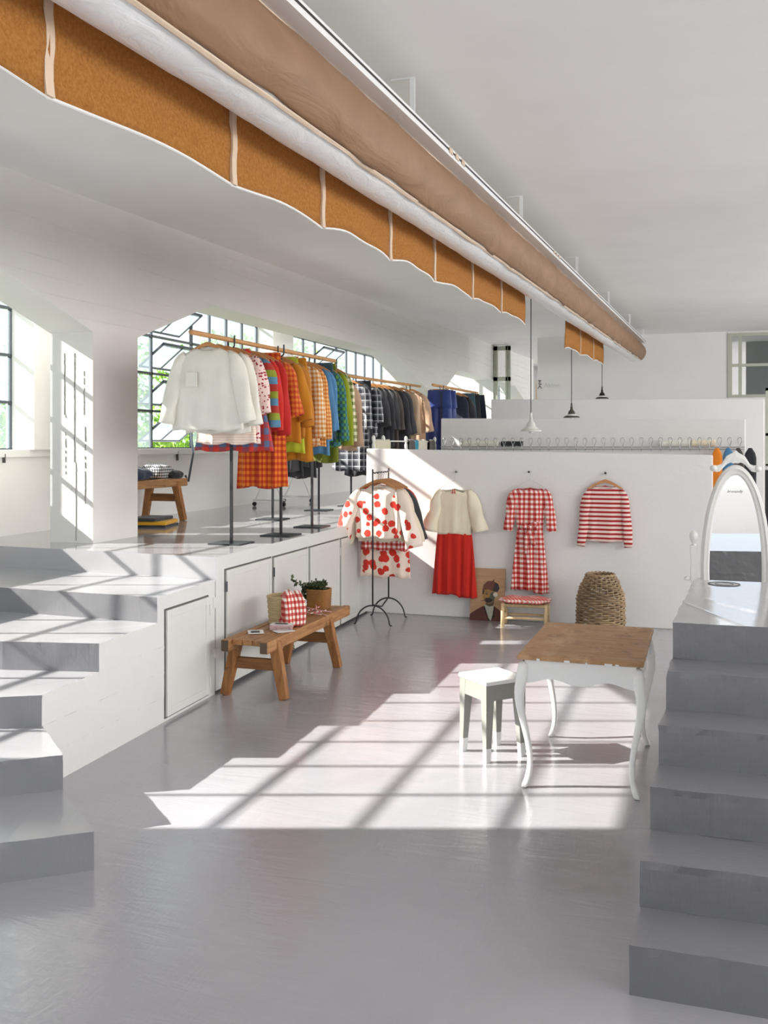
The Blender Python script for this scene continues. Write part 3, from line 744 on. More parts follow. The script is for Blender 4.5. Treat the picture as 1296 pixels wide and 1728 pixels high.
def skirt(name, label, cat, loc, rz, mat, ww=.34, hw=.46, L=.75, dep=.05, drop=.10, seed=1, group=None, folds=30, amp=.02, band=True, skew=0):
    root = thing(name, label, cat, loc, rz, group)
    rs = _cloth_rings(lambda v: (ww + (hw - ww)*v**.8)/2, lambda v: .016 + (dep - .016)*min(1, v*3), lambda v, x, s_: -drop - L*v*(1 + .01*math.sin(x*20 + seed)) + skew*x*v, 20, 56, folds, amp, seed, power=.7)
    o = MB().rings(rs, cap0=False, cap1=False).build('skirt_panel', mat, root, smooth=True)
    md = o.modifiers.new('solid', 'SOLIDIFY'); md.thickness = .003
    if band:
        m_ = MB().rings([[(x*1.02, y*1.25, z) for x, y, z in [( (ww/2)*math.cos(q), .018*math.sin(q), -drop + dz) for q in [2*PI*i/24 for i in range(24)]]] for dz in (.004, -.035)], cap0=False, cap1=False)
        m_.build('waistband', mat, root, smooth=True)
    return root
def trousers(name, label, cat, loc, rz, mat, ww=.36, lw=.23, L=1.05, dep=.05, drop=.09, seed=1, group=None):
    root = thing(name, label, cat, loc, rz, group)
    rs = _cloth_rings(lambda v: (ww + .06*v)/2, lambda v: .02 + .03*v, lambda v, x, s_: -drop - .28*v, 6, 32, 25, .006, seed)
    MB().rings(rs, cap0=False, cap1=False).build('hip', mat, root, smooth=True)
    for sgn in (-1, 1):
        rs = _cloth_rings(lambda v: (.21 + (lw - .21)*v)/2, lambda v: dep, lambda v, x, s_: -drop - .24 - (L - .24)*v, 12, 26, 34, .020, seed + 3*sgn, off=(sgn*.10, 0))
        MB().rings(rs, cap0=True, cap1=False).build('trouser_leg', mat, root, smooth=True)
    m_ = MB().rings([[((ww/2 + .004)*math.cos(q), .024*math.sin(q), -drop + dz) for q in [2*PI*i/24 for i in range(24)]] for dz in (.004, -.04)], cap0=False, cap1=False)
    m_.build('waistband', mat, root, smooth=True)
    return root

C = {}
C['offwhite'] = cloth('off_white_cotton', 'plain', '#f0ede2')
C['cream'] = cloth('cream_cotton', 'plain', '#f2e6cc')
C['peach_stripe'] = cloth('peach_stripe', 'stripe', '#f3d6c4', '#fbeee4', s=45)
C['floral'] = cloth('red_floral_print', 'blob', '#f2d9d2', '#a52733', s=40, s2=.56)
C['plaid_rb'] = cloth('red_blue_plaid', 'gingham', '#d33427', '#5b6f94', '#9c4650', s=9)
C['stripe_multi'] = cloth('blue_green_red_stripe', 'stripe3', '#5889a8', '#8f9a2f', '#b03128', s=5.2)
C['red'] = cloth('red_wool', 'plain', '#d2261a')
C['red2'] = cloth('deep_red_wool', 'plain', '#c0201a')
C['ging_ro'] = cloth('red_orange_gingham', 'gingham', '#b52a12', '#e8821c', '#d05212', s=18)
C['check_o'] = cloth('orange_red_check', 'gingham', '#c43a1c', '#e0862a', '#d05e22', s=20)
C['mustard'] = cloth('mustard_cord', 'plain', '#c98214')
C['mustard2'] = cloth('dark_mustard_cord', 'plain', '#b8720f')
C['ging_wo'] = cloth('white_ochre_gingham', 'gingham', '#d98f3c', '#f6ead6', '#e8bd88', s=22)
C['ging_o2'] = cloth('orange_gingham', 'gingham', '#c86a1e', '#eec083', '#dc9448', s=26)
C['blue'] = cloth('blue_chambray', 'plain', '#4d82ad')
C['blue_dot'] = cloth('blue_dotted', 'blob', '#4d82ad', '#e8eef0', s=26, s2=.30)
C['teal'] = cloth('dark_teal', 'plain', '#38535f')
C['bg_plaid'] = cloth('blue_green_plaid', 'gingham', '#3f7f86', '#5f9a3a', '#2f5f5a', s=15)
C['olive'] = cloth('bright_olive', 'plain', '#8f9c16')
C['olive2'] = cloth('dark_olive', 'plain', '#68740c')
C['lime'] = cloth('lime', 'plain', '#b6c22a')
C['ging_g'] = cloth('green_cream_check', 'gingham', '#5c6b26', '#efe8cc', '#a5a878', s=14)
C['beige'] = cloth('beige_knit', 'plain', '#c5a488')
C['beige2'] = cloth('pale_beige', 'plain', '#d9c3ad')
C['sand'] = cloth('sand_wool', 'plain', '#bfa388')
C['plaid_bw'] = cloth('black_white_plaid', 'plaid', '#31353f', '#d8dade', s=11)
C['char'] = cloth('charcoal', 'plain', '#3b3c40')
C['char2'] = cloth('near_black_cloth', 'plain', '#2b2c31')
C['taupe'] = cloth('dark_taupe', 'plain', '#4d4541')
C['navy'] = cloth('navy_satin', 'plain', '#2b3f86', rough=.4)
C['navy2'] = cloth('dark_navy', 'plain', '#22273a')
C['redskirt'] = cloth('bright_red_crepe', 'plain', '#cf2212', bumps=.15)
C['creamsheer'] = cloth('cream_gauze', 'plain', '#f5edd3')
C['ging_r'] = cloth('red_white_gingham', 'gingham', '#b51f1c', '#f8ece6', '#d97a70', s=19)
C['ging_rbig'] = cloth('red_white_gingham_scarf', 'gingham', '#b02024', '#f6efe4', '#cf7268', s=22)
C['stripe_r'] = cloth('red_white_stripe', 'stripe', '#f0d9ce', '#ab2027', s=22)
C['dots'] = cloth('cream_red_dots', 'blob', '#f6e6d6', '#dc3524', s=11, s2=.60)
C['dots2'] = cloth('cream_red_large_dots', 'blob', '#f4dfce', '#d6301f', s=10, s2=.62)
C['denim'] = cloth('dark_denim', 'plain', '#2f3b55')
C['ging_bw'] = cloth('black_white_gingham', 'gingham', '#2e3038', '#eceae6', '#83858c', s=32)
C['yellow'] = cloth('golden_yellow', 'plain', '#d9a01c')

# ================================================================== CLOTHES RACKS ON THE PLATFORM
RH = 2.805
def rack_stand(x, y, label, h=RH, base=.30, group='black rack posts on square plates', rz=0):
    root = thing('rack_post', label, 'rack post', (x, y, PZ), rz, group)
    MB().box(-base*.5, base*.5, -base*.5, base*.5, 0, .010).build('base_plate', M['iron'], root, bevel=.002)
    MB().box(-.011, .011, -.011, .011, .010, h - PZ - .085).build('post', M['iron'], root)
    u = [(-.030, 0, .065), (-.030, 0, .0)] + [(-.030*math.cos(R(a)), 0, -.034*math.sin(R(a))) for a in range(15, 180, 15)] + [(.030, 0, 0), (.030, 0, .075)]
    MB().tube([(p[0], p[1], p[2] + h - PZ - .035) for p in u], .0075, 8).build('fork', M['iron'], root)
    return root
def rod(p0, p1, label, r_=.021, group='wooden hanging rods'):
    p0 = Vector(p0); p1 = Vector(p1); root = thing('hanging_rod', label, 'rod', tuple(p0), 0, group)
    d = p1 - p0; MB().tube([Vector((0, 0, 0)), d*.01, d*.5, d*.99, d], [r_*.9, r_, r_, r_, r_*.9], 14).build('pole', M['rod'], root, smooth=True)
rack_stand(-3.91, 7.60, 'rack post nearest the steps, under the white blouses')
rack_stand(-3.82, 8.44, 'rack post behind the orange gingham skirt')
rack_stand(-3.90, 9.40, 'rack post under the mustard and green clothes')
rod((-3.93, 6.93, RH), (-3.86, 9.95, RH + .01), 'pale wooden rod carrying the colourful clothes')
def rack_line(items, xa, xb, ya, yb, zr, group):
    """items: (kind, y, material, label, hanger kind, keyword args)"""
    hg = group.replace('clothes', 'hangers')
    for i, (kind, y, mat, label, hk, kw) in enumerate(items):
        f = (y - ya) / (yb - ya); x = xa + (xb - xa)*f + kw.pop('dx', 0); rn = random.Random(i*13 + int(y*100)); rz = rn.uniform(-.10, .05) + kw.pop('rz', 0)
        loc = (x, y, zr + .022 - .006)
        make_hanger('%s hanger carrying the %s' % ('wooden' if hk != 'wire' else 'wire', label.split(',')[0]), loc, rz, .40, hk, .075, hg)
        dn = dict(seed=int(y*100) % 97 + 1, group=group); dn.update(kw)
        nm, ct = {'b': ('blouse', 'blouse'), 'k': ('sweater', 'sweater'), 's': ('skirt', 'skirt'), 'd': ('dress', 'dress'), 'j': ('jacket', 'jacket'), 't': ('trousers', 'trousers'), 'h': ('shirt', 'shirt')}[kind]
        fn = {'s': skirt, 't': trousers}.get(kind, shirt)
        fn(nm, label, ct, loc, rz, mat, **dn)
rack1 = [
 ('b', 7.20, C['offwhite'], 'white boxy blouse with chest pocket, frontmost on the rack', 'wood', dict(sw=.52, hw=.66, L=.72, sleeve=(.60, 15, .072, .070), pocket=True, amp=.011)),
 ('b', 7.38, C['offwhite'], 'second white blouse, just behind the pocket blouse', 'wood', dict(sw=.50, hw=.62, L=.74, sleeve=(.62, 14, .070, .065))),
 ('d', 7.52, C['peach_stripe'], 'peach striped tunic showing below the white blouses', 'wood', dict(sw=.42, hw=.60, L=.83, sleeve=(.40, 12, .07, .06))),
 ('d', 7.68, C['floral'], 'white dress with tiny dark red flowers', 'wood', dict(sw=.44, hw=.50, L=.82, sleeve=(.50, 13, .085, .07))),
 ('s', 7.80, C['plaid_rb'], 'wide red and blue plaid skirt', 'clip', dict(ww=.32, hw=.76, L=.90, dep=.06, drop=.08, dx=-.08)),
 ('k', 7.92, C['stripe_multi'], 'blue, green and red striped knit', 'wood', dict(sw=.40, hw=.44, L=.76, sleeve=(.62, 9, .075, .06))),
 ('k', 8.02, C['red'], 'bright red sweater beside the striped knit', 'wood', dict(sw=.40, hw=.46, L=.70, sleeve=(.64, 9, .075, .06))),
 ('k', 8.13, C['red2'], 'deeper red sweater, second of the red pair', 'wood', dict(sw=.42, hw=.46, L=.72, sleeve=(.68, 9, .08, .065))),
 ('s', 8.20, C['ging_ro'], 'long red and orange gingham skirt hanging lowest', 'clip', dict(ww=.36, hw=.50, L=1.24, dep=.07, drop=.08, folds=42, amp=.022)),
 ('h', 8.30, C['check_o'], 'orange and red checked shirt', 'wood', dict(sw=.42, hw=.48, L=.76, sleeve=(.52, 18, .08, .07))),
 ('j', 8.52, C['mustard'], 'mustard corduroy jacket beside the orange check', 'wood', dict(sw=.42, hw=.50, L=.82, sleeve=(.55, 16, .08, .07), amp=.01)),
 ('j', 8.61, C['mustard2'], 'darker mustard jacket with curled lapel', 'wood', dict(sw=.42, hw=.48, L=.78, sleeve=(.60, 12, .08, .07), amp=.01)),
 ('k', 8.70, C['mustard'], 'mustard pullover in the middle of the rack', 'wood', dict(sw=.40, hw=.44, L=.76, sleeve=(.60, 9, .075, .06))),
 ('s', 8.82, C['mustard'], 'mustard pleated skirt, longest of the mustard clothes', 'clip', dict(ww=.34, hw=.52, L=1.0, drop=.08)),
 ('s', 8.66, C['lime'], 'lime green skirt peeping out below the mustard jackets', 'clip', dict(ww=.30, hw=.44, L=.92, drop=.08)),
 ('h', 8.98, C['ging_wo'], 'white and ochre gingham shirt', 'wood', dict(sw=.42, hw=.50, L=.84, sleeve=(.70, 9, .07, .06))),
 ('d', 9.10, C['ging_o2'], 'small orange gingham dress', 'wood', dict(sw=.42, hw=.52, L=.86, sleeve=(.72, 10, .07, .06))),
 ('h', 9.24, C['blue'], 'plain blue chambray shirt', 'wood', dict(sw=.42, hw=.48, L=.94, sleeve=(.64, 9, .07, .055))),
 ('h', 9.33, C['blue_dot'], 'blue shirt with white dots', 'wood', dict(sw=.42, hw=.46, L=.80, sleeve=(.62, 8, .07, .055))),
 ('s', 9.48, C['teal'], 'dark teal skirt on a clip hanger', 'clip', dict(ww=.34, hw=.44, L=.80, drop=.07)),
 ('h', 9.52, C['bg_plaid'], 'blue and green plaid shirt', 'wood', dict(sw=.42, hw=.48, L=.86, sleeve=(.74, 9, .07, .055))),
 ('s', 9.60, C['olive2'], 'long dark olive skirt', 'clip', dict(ww=.32, hw=.36, L=1.04, drop=.07)),
 ('k', 9.68, C['olive'], 'bright olive green sweater', 'wood', dict(sw=.42, hw=.46, L=.84, sleeve=(.78, 8, .075, .06))),
 ('h', 9.82, C['ging_g'], 'green and cream checked shirt at the rod end', 'wood', dict(sw=.42, hw=.46, L=.82, sleeve=(.74, 8, .07, .06)))]
rack_line(rack1, -3.93, -3.86, 6.93, 9.95, RH, 'clothes on the front rack')
# rack behind with dark skirts
rack_stand(-4.72, 10.2, 'rack post with base plate behind the front rack'); rack_stand(-4.80, 11.8, 'rack post right of the white wheeled frame')
rod((-4.70, 9.95, RH), (-4.82, 12.05, RH), 'wooden rod carrying the charcoal skirts behind the colourful clothes')
rack2 = [('s', 10.30 + i*.17, m_, lb, 'clip', dict(ww=.34, hw=.56, L=L_, drop=.07)) for i, (m_, lb, L_) in enumerate([
 (C['char'], 'charcoal skirt, first behind the colourful rack', 1.16), (C['char2'], 'near black skirt behind the charcoal one', 1.22), (C['char'], 'charcoal pleated skirt in the rear row', 1.12),
 (C['taupe'], 'dark taupe skirt in the rear row', 1.02), (C['char2'], 'black skirt with the lowest hem of the rear row', 1.26), (C['char'], 'washed black skirt near the rear rod end', 1.14), (C['char2'], 'black flared skirt behind the olive clothes', 1.06), (C['taupe'], 'brown black skirt at the rear rod end', .98)])]
rack_line(rack2, -4.70, -4.82, 9.95, 12.05, RH, 'dark clothes on the rear rack')
# second rack: beige, plaid and black
rack_stand(-4.70, 12.75, 'rack post left of the plaid dress'); rack_stand(-4.52, 14.9, 'rack post behind the front partition')
rod((-4.72, 11.9, 2.84), (-4.48, 15.45, 2.86), 'wooden rod carrying the beige and black clothes')
rack3 = [
 ('k', 12.1, C['beige2'], 'pale beige cardigan beside the green check', 'wood', dict(sw=.40, hw=.44, L=.88, sleeve=(.70, 9, .07, .055))),
 ('k', 12.3, C['beige'], 'beige knit sweater left of the plaid dress', 'wood', dict(sw=.42, hw=.46, L=.96, sleeve=(.84, 9, .08, .06))),
 ('s', 12.95, C['char2'], 'black skirt hanging below the plaid dress', 'clip', dict(ww=.34, hw=.44, L=1.34, drop=.07)),
 ('d', 12.65, C['plaid_bw'], 'long black and white plaid dress', 'wood', dict(sw=.46, hw=.56, L=1.24, sleeve=(.60, 9, .075, .06))),
 ('h', 13.05, C['plaid_bw'], 'short black and white plaid shirt', 'wood', dict(sw=.42, hw=.46, L=.78, sleeve=(.50, 12, .08, .07))),
 ('j', 13.25, C['char'], 'charcoal jacket next to the plaid', 'wood', dict(sw=.42, hw=.50, L=.80, sleeve=(.56, 14, .085, .08))),
 ('j', 13.45, C['char2'], 'black jacket, second of the dark tops', 'wood', dict(sw=.42, hw=.50, L=.82, sleeve=(.60, 12, .085, .075))),
 ('j', 13.65, C['char'], 'washed black jacket, third of the dark tops', 'wood', dict(sw=.44, hw=.50, L=.90, sleeve=(.60, 12, .085, .075))),
 ('d', 13.85, C['taupe'], 'dark taupe dress among the black jackets', 'wood', dict(sw=.42, hw=.50, L=1.0, sleeve=(.60, 11, .08, .07))),
 ('j', 14.05, C['char2'], 'black coat right of the taupe dress', 'wood', dict(sw=.44, hw=.54, L=1.05, sleeve=(.66, 12, .085, .075))),
 ('d', 14.25, C['char'], 'flared charcoal dress, last of the dark clothes', 'wood', dict(sw=.42, hw=.60, L=1.1, sleeve=(.66, 13, .085, .075))),
 ('b', 14.60, C['sand'], 'sand coloured blouse at the far rod end', 'wood', dict(sw=.42, hw=.50, L=.98, sleeve=(.66, 9, .08, .065))),
 ('k', 15.02, C['beige'], 'beige cardigan, last on its rod', 'wood', dict(sw=.44, hw=.50, L=.90, sleeve=(.62, 15, .08, .065)))]
rack_line(rack3, -4.72, -4.48, 11.9, 15.45, 2.85, 'beige and black clothes on the middle rack')
# third rack: navy
rack_stand(-4.02, 15.1, 'rack post in front of the navy trousers'); rack_stand(-3.98, 17.2, 'farthest rack post behind the navy clothes')
rod((-4.10, 14.85, 2.845), (-4.0, 17.6, 2.85), 'wooden rod carrying the navy clothes')
rack4 = [
 ('t', 15.2, C['navy'], 'shiny navy trousers nearest on the far rack', 'clip', dict(L=1.15, lw=.30, ww=.38)),
 ('t', 15.45, C['navy'], 'second pair of shiny navy trousers', 'clip', dict(L=1.15, lw=.30, ww=.40)),
 ('j', 15.95, C['navy2'], 'dark navy jacket on the far rack', 'wood', dict(sw=.42, hw=.48, L=.85, sleeve=(.62, 10, .08, .07))),
 ('j', 16.3, C['char2'], 'black jacket on the far rack', 'wood', dict(sw=.42, hw=.48, L=.85, sleeve=(.62, 10, .08, .07))),
 ('s', 16.7, C['teal'], 'dark teal skirt on the far rack', 'clip', dict(ww=.36, hw=.50, L=.9, drop=.07)),
 ('s', 17.0, C['char2'], 'black skirt near the far rod end', 'clip', dict(ww=.38, hw=.52, L=.9, drop=.07)),
 ('s', 17.35, C['navy2'], 'last dark navy skirt on the far rack', 'clip', dict(ww=.38, hw=.54, L=.95, drop=.07))]
rack_line(rack4, -4.10, -4.0, 14.85, 17.6, 2.85, 'navy clothes on the far rack')
# white frame on wheels by the window wall
root = thing('wheeled_rack', 'white tubular clothes frame on castors against the window wall', 'rack', (-5.75, 12.8, PZ))
L_ = 1.0
for s_ in (-1, 1):
    y = s_*L_/2; m_ = MB().tube([(-.24, y, .09), (.24, y, .09)], .013, 8); m_.build('foot', M['white_paint'], root)
    MB().tube([(-.2, y, .09), (0, y, .55), (.2, y, .09)], .013, 8).build('upright', M['white_paint'], root)
    for q in (-1, 1):
        MB().tube([(q*.22, y - .012, .03), (q*.22, y + .012, .03)], .03, 12).build('castor', M['black'], root)
MB().tube([(0, -L_/2, .09), (0, L_/2, .09)], .013, 8).build('lower_bar', M['white_paint'], root)
MB().tube([(0, -L_/2, .55), (0, L_/2, .55)], .013, 8).build('upper_bar', M['white_paint'], root)

# ================================================================== PLATFORM GUARD RAIL BEHIND THE FRONT PARTITION
root = thing('guard_rail', 'low white railing with ball tops between the first two partitions', 'railing', (-3.66, 10.62, PZ))
for y in (.06, .42, 1.35, 2.75):
    m_ = MB().lathe([(.02, 0), (.02, .86), (.014, .87), (.014, .89), (.020, .91), (.024, .935), (.017, .96), (0, .97)], (0, y, 0), n=12); m_.build('post', M['cream_paint'], root, smooth=True)
for z in (.90, .45): MB().tube([(0, .06, z), (0, 2.75, z)], .009, 8).build('bar', M['cream_paint'], root)
def hung(y0, y1, mat, z1_, label, name='cloth_piece', cat='cloth', dz=.55):
    root = thing(name, label, cat, (-3.66, (y0 + y1)/2, PZ + .916), 0, 'cloths hung over the white railing'); h = (y1 - y0)/2
    rs = [[(x + .008*math.sin(y*30 + z*9), y*(1 + .1*abs(z)), z) for y in [(-h + 2*h*k/10) for k in range(11)]] for x, z in ((.03, -dz), (.022, -.2), (.018, -.02), (0, .006), (-.018, -.02), (-.022, -.2), (-.03, -dz*.8))]
    o = MB().rings(rs, closed=False, cap0=False, cap1=False).build('fabric', mat, root, smooth=True)
    md = o.modifiers.new('solid', 'SOLIDIFY'); md.thickness = .006
hung(10.72, 11.25, cloth('pale_linen', 'plain', '#cfc9b0'), 0, 'pale linen cloth over the near part of the white railing')
hung(12.02, 12.32, C['taupe'], 0, 'dark brown cloth next to the teal one')
hung(12.33, 12.46, cloth('teal_cloth', 'plain', '#1d8ca0'), 0, 'narrow teal cloth on the white railing')
hung(12.48, 12.9, cloth('pale_linen_two', 'plain', '#d2ccb8'), 0, 'pale cloth right of the teal one')
hung(13.0, 13.34, C['taupe'], 0, 'dark brown cloth at the far railing end')

# ================================================================== HOOK RAIL WITH FOLDED CLOTHES ON THE SECOND PARTITION
a = ony(748, 759, Y2 - .06); b = ony(1256, 757, Y2 - .06); zr = 1.865
root = thing('hook_rail', 'long grey wire rail of looped hooks under the second partition top', 'rail', (a.x, Y2 - .06, zr))
L_ = b.x - a.x; HK = plain('galvanised_wire', '#9a9d9c', .35, .8)
for dy, z in ((0, 0), (-.08, -.03), (-.16, 0)): MB().tube([(0, dy, z), (L_, dy, z)], .006, 6).build('wire', HK, root)
nh = 33
for i in range(nh):
    x = .06 + (L_ - .12)*i/(nh - 1)
    pts = [(x, -.16, -.05), (x, -.18, -.02), (x - .006, -.18, .03)] + [(x + .026*math.cos(q), -.18, .085 + .04*math.sin(q)) for q in [PI + PI*k/-8 for k in range(0, 9)]] + [(x + .006, -.18, .03), (x, -.17, .0)]
    MB().tube(pts, .0045, 6).build('hook', HK, root)
def roll(pxa, pxb, py, r_, mat, label, name='folded_fabric'):
    p = ony(pxa, py, Y2 - .14); q = ony(pxb, py, Y2 - .14)
    root = thing(name, label, 'fabric', (p.x, Y2 - .14, zr + .008), 0, 'folded fabrics on the hook rail'); m_ = MB(); rs = []
    for k in range(15):
        x = (q.x - p.x)*k/14; rs.append([(x, r_*1.0*math.cos(t_)*(1 + .05*math.sin(k + t_*2)), r_*.62 + r_*.6*math.sin(t_)*(1 + .08*math.sin(k*1.7))) for t_ in [2*PI*i/14 for i in range(14)]])
    m_.rings(rs).build('roll', mat, root, smooth=True)
roll(781, 842, 748, .07, C['offwhite'], 'white folded fabric left of the black roll')
roll(846, 882, 748, .06, C['char2'], 'black rolled fabric on the wire rail')
roll(1112, 1165, 746, .07, C['offwhite'], 'long white folded fabric above the right hooks')
roll(1166, 1208, 745, .075, C['cream'], 'cream folded fabric at the right rail end')
def hooked(px, y, mat, w_, L_h, label, ct='garment'):
    p = ony(px, 765, y); root = thing('hung_garment', label, ct, (p.x, y, zr + .01), 0, 'garments hanging from the hook rail')
    rs = _cloth_rings(lambda v: (.04 + (w_ - .04)*min(1, v*9)**.7)/2, lambda v: .02 + .03*v, lambda v, x, s_: -.02 - L_h*v, 14, 24, 40, .01, int(px))
    MB().rings(rs).build('fabric', mat, root, smooth=True)
hooked(1210, Y2 - .24, cloth('bright_orange', 'plain', '#f08a1e'), .13, .9, 'bright orange garment beside the front partition end')
hooked(1229, Y2 - .24, C['blue'], .13, .8, 'blue garment partly hidden behind the mirror top')
hooked(1266, Y2 - .24, C['char2'], .15, .9, 'black garment behind the right side of the mirror')
hooked(1246, Y2 - .24, C['taupe'], .13, .9, 'brown garment right behind the mirror crown')

# ================================================================== GARMENTS ON THE FRONT PARTITION
YW = Y1
def nail(px, py, label):
    p = ony(px, py, YW); root = thing('wall_peg', label, 'peg', (p.x, YW, p.z), 0, 'wall pegs')
    MB().tube([(0, .002, 0), (0, -.035, .004)], .006, 8).build('shank', M['iron'], root)
    MB().tube([(0, -.032, .004), (0, -.042, .005)], .012, 10).build('head', M['iron'], root)
    return p
# cream top with red skirt: one dress
n1 = nail(771, 797, 'dark peg above the cream and red dress'); yh = YW - .055
make_hanger('grey wire hanger holding the cream and red dress', (n1.x - .005, yh - .03, n1.z + .020), 0, .36, 'wire', .10)
root = shirt('dress', 'dress with cream gauze top and bright red skirt, on the wall', 'dress', (n1.x - .005, yh - .03, n1.z + .020), 0, C['creamsheer'], nk=.04, nw=.14, sw=.40, hw=.37, L=.55, sleeve=(.46, 17, .062, .088), dep=.035, drop=.13, seed=11, group=None, amp=.010)
zw = -.13 - .01 - .53
rs = _cloth_rings(lambda v: (.37 + .14*v**.7)/2, lambda v: .018 + .030*v**.5, lambda v, x, s_: zw + .02 - .70*v*(1 + (.04 if x > .05 else 0) + .006*math.sin(x*40)), 20, 90, 62, .020, 21, power=.6)
o = MB().rings(rs, cap0=False, cap1=False).build('skirt_panel', C['redskirt'], root, smooth=True); o['label'] = 'bright red gathered skirt'
md = o.modifiers.new('solid', 'SOLIDIFY'); md.thickness = .003
MB().tube([(-.005, -.04, -.20), (-.02, -.045, -.25), (.0, -.046, -.235), (.02, -.045, -.25), (.005, -.04, -.20)], .004, 6).build('tie_bow', C['redskirt'], root)
# gingham wrap dress
n2 = nail(893.5, 797, 'dark peg above the gingham wrap dress')
loc = (n2.x + .02, yh - .03, n2.z + .020)
make_hanger('twisted wire hanger holding the gingham wrap dress', loc, 0, .34, 'wire', .09)
root = shirt('dress', 'red and white gingham wrap dress with tied belt, on the wall', 'dress', loc, 0, C['ging_r'], nk=.008, nw=.13, sw=.40, hw=.30, L=.50, sleeve=(.44, 11, .062, .05), dep=.04, drop=.12, seed=14, amp=.013, waist=(1.0, .27))
rs = _cloth_rings(lambda v: (.27 + .13*v**.8)/2, lambda v: .035 + .012*v, lambda v, x, s_: -.13 - .49 - .66*v*(1 + (.03 if x > .03 else -.02 if s_ < 0 else 0)), 18, 80, 40, .022, 5, power=.6)
o = MB().rings(rs, cap0=False, cap1=False).build('skirt_panel', C['ging_r'], root, smooth=True); md = o.modifiers.new('solid', 'SOLIDIFY'); md.thickness = .003
MB().rings([[((.139)*math.cos(q), .042*math.sin(q), -.605 + dz) for q in [2*PI*i/24 for i in range(24)]] for dz in (.025, -.02)], cap0=False, cap1=False).build('belt', C['ging_r'], root, smooth=True)
for pts in ([(0, -.065, -.60), (.05, -.085, -.565), (.115, -.08, -.555)], [(0, -.065, -.61), (.035, -.085, -.70), (.06, -.085, -.80)], [(0, -.065, -.61), (-.02, -.085, -.72), (-.03, -.085, -.88)], [(0, -.065, -.60), (-.05, -.085, -.575), (-.09, -.075, -.60)], [(-.02, -.07, -.605), (.02, -.085, -.60), (.03, -.07, -.61)]):
    MB().tube(pts, [.018, .028, .018], 8, flat=.5).build('belt_tie', C['ging_r'], root, smooth=True)
# striped top
n3 = nail(1022, 799, 'dark peg above the striped top')
loc = (n3.x, yh, n3.z + .020)
make_hanger('wooden hanger holding the red and white striped top', loc, 0, .36, 'wood', .085)
shirt('striped_top', 'red and white striped long sleeved top, on the wall', 'shirt', loc, 0, C['stripe_r'], nk=.022, nw=.10, sw=.40, hw=.40, L=.62, sleeve=(.60, 9, .062, .042), dep=.035, drop=.10, seed=8, amp=.008)
# blank plates
for px, py, lb in ((704.5, 885.5, 'blank cover plate left of the cream and red dress'), (972, 895, 'blank cover plate left of the striped top')):
    p = ony(px, py, YW); root = thing('cover_plate', lb, 'cover plate', (p.x, YW, p.z)); MB().box(-.05, .05, -.008, .002, -.035, .035).build('plate', M['wall'], root, bevel=.003)

# ================================================================== IRON STAND WITH DOTTED BLOUSES
root = thing('garment_stand', 'black iron stand with two arched feet in the corner by the partition', 'stand', (-3.31, 9.9, 0))
ya, yb = -.27, .27
for y, nm in ((ya, 0), (yb, 1)):
    m_ = MB().tube([(-.21, y, .012), (-.195, y, .012)] + [(-.185*math.cos(R(a_)), y, .012 + .20*math.sin(R(a_))) for a_ in range(8, 180, 8)] + [(.195, y, .012), (.21, y, .012)], .008, 8)
    m_.build('arched_foot', M['iron'], root, smooth=True)
    MB().tube([(0, y, .21), (0, y, 1.58), (0, y - .0, 1.64)], .0085, 8).build('upright', M['iron'], root, smooth=True)
MB().tube([(0, ya, .22), (.01, 0, .16), (0, yb, .22)], .008, 8).build('cross_bar', M['iron'], root)
MB().tube([(0, ya + .54*k/16, 1.60 + .006*math.sin(k*2.2)) for k in range(17)], .007, 8).build('top_bar', M['iron'], root, smooth=True)
st = [('b', -.17, C['dots'], 'cream blouse with large red dots, front of the iron stand', dict(sw=.52, hw=.52, L=.58, sleeve=(.62, 20, .070, .095))),
 ('b', -.08, C['cream'], 'plain cream blouse behind the dotted blouse', dict(sw=.46, hw=.52, L=.62, sleeve=(.60, 22, .065, .09))),
 ('h', -.01, C['ging_r'], 'red gingham shirt under the dotted blouse', dict(sw=.42, hw=.50, L=.72, sleeve=(.40, 12, .07, .06))),
 ('d', .06, C['dots2'], 'longer cream dress with large red dots, lowest on the iron stand', dict(sw=.44, hw=.56, L=1.02, sleeve=(.40, 16, .09, .08))),
 ('h', .13, C['char'], 'dark grey shirt edge on the iron stand', dict(sw=.46, hw=.50, L=.60, sleeve=(.58, 20, .08, .07))),
 ('d', .20, C['red'], 'plain red dress at the back of the iron stand', dict(sw=.46, hw=.52, L=.66, sleeve=(.52, 15, .08, .07)))]
for i, (k_, dy, mt, lb, kw) in enumerate(st):
    loc = (-3.31 + .03, 9.9 + dy, 1.612); rz = [-.05, .04, 0, .03, .05, .02][i]
    make_hanger('wooden hanger carrying the ' + lb.split(',')[0], loc, rz, .42, 'wood', .085, 'hangers on the iron stand')
    nm = {'b': 'blouse', 'h': 'shirt', 'd': 'dress'}[k_]
    shirt(nm, lb, nm, loc, rz, mt, drop=.11, seed=31 + i, group='clothes on the iron stand', amp=.014, **kw)

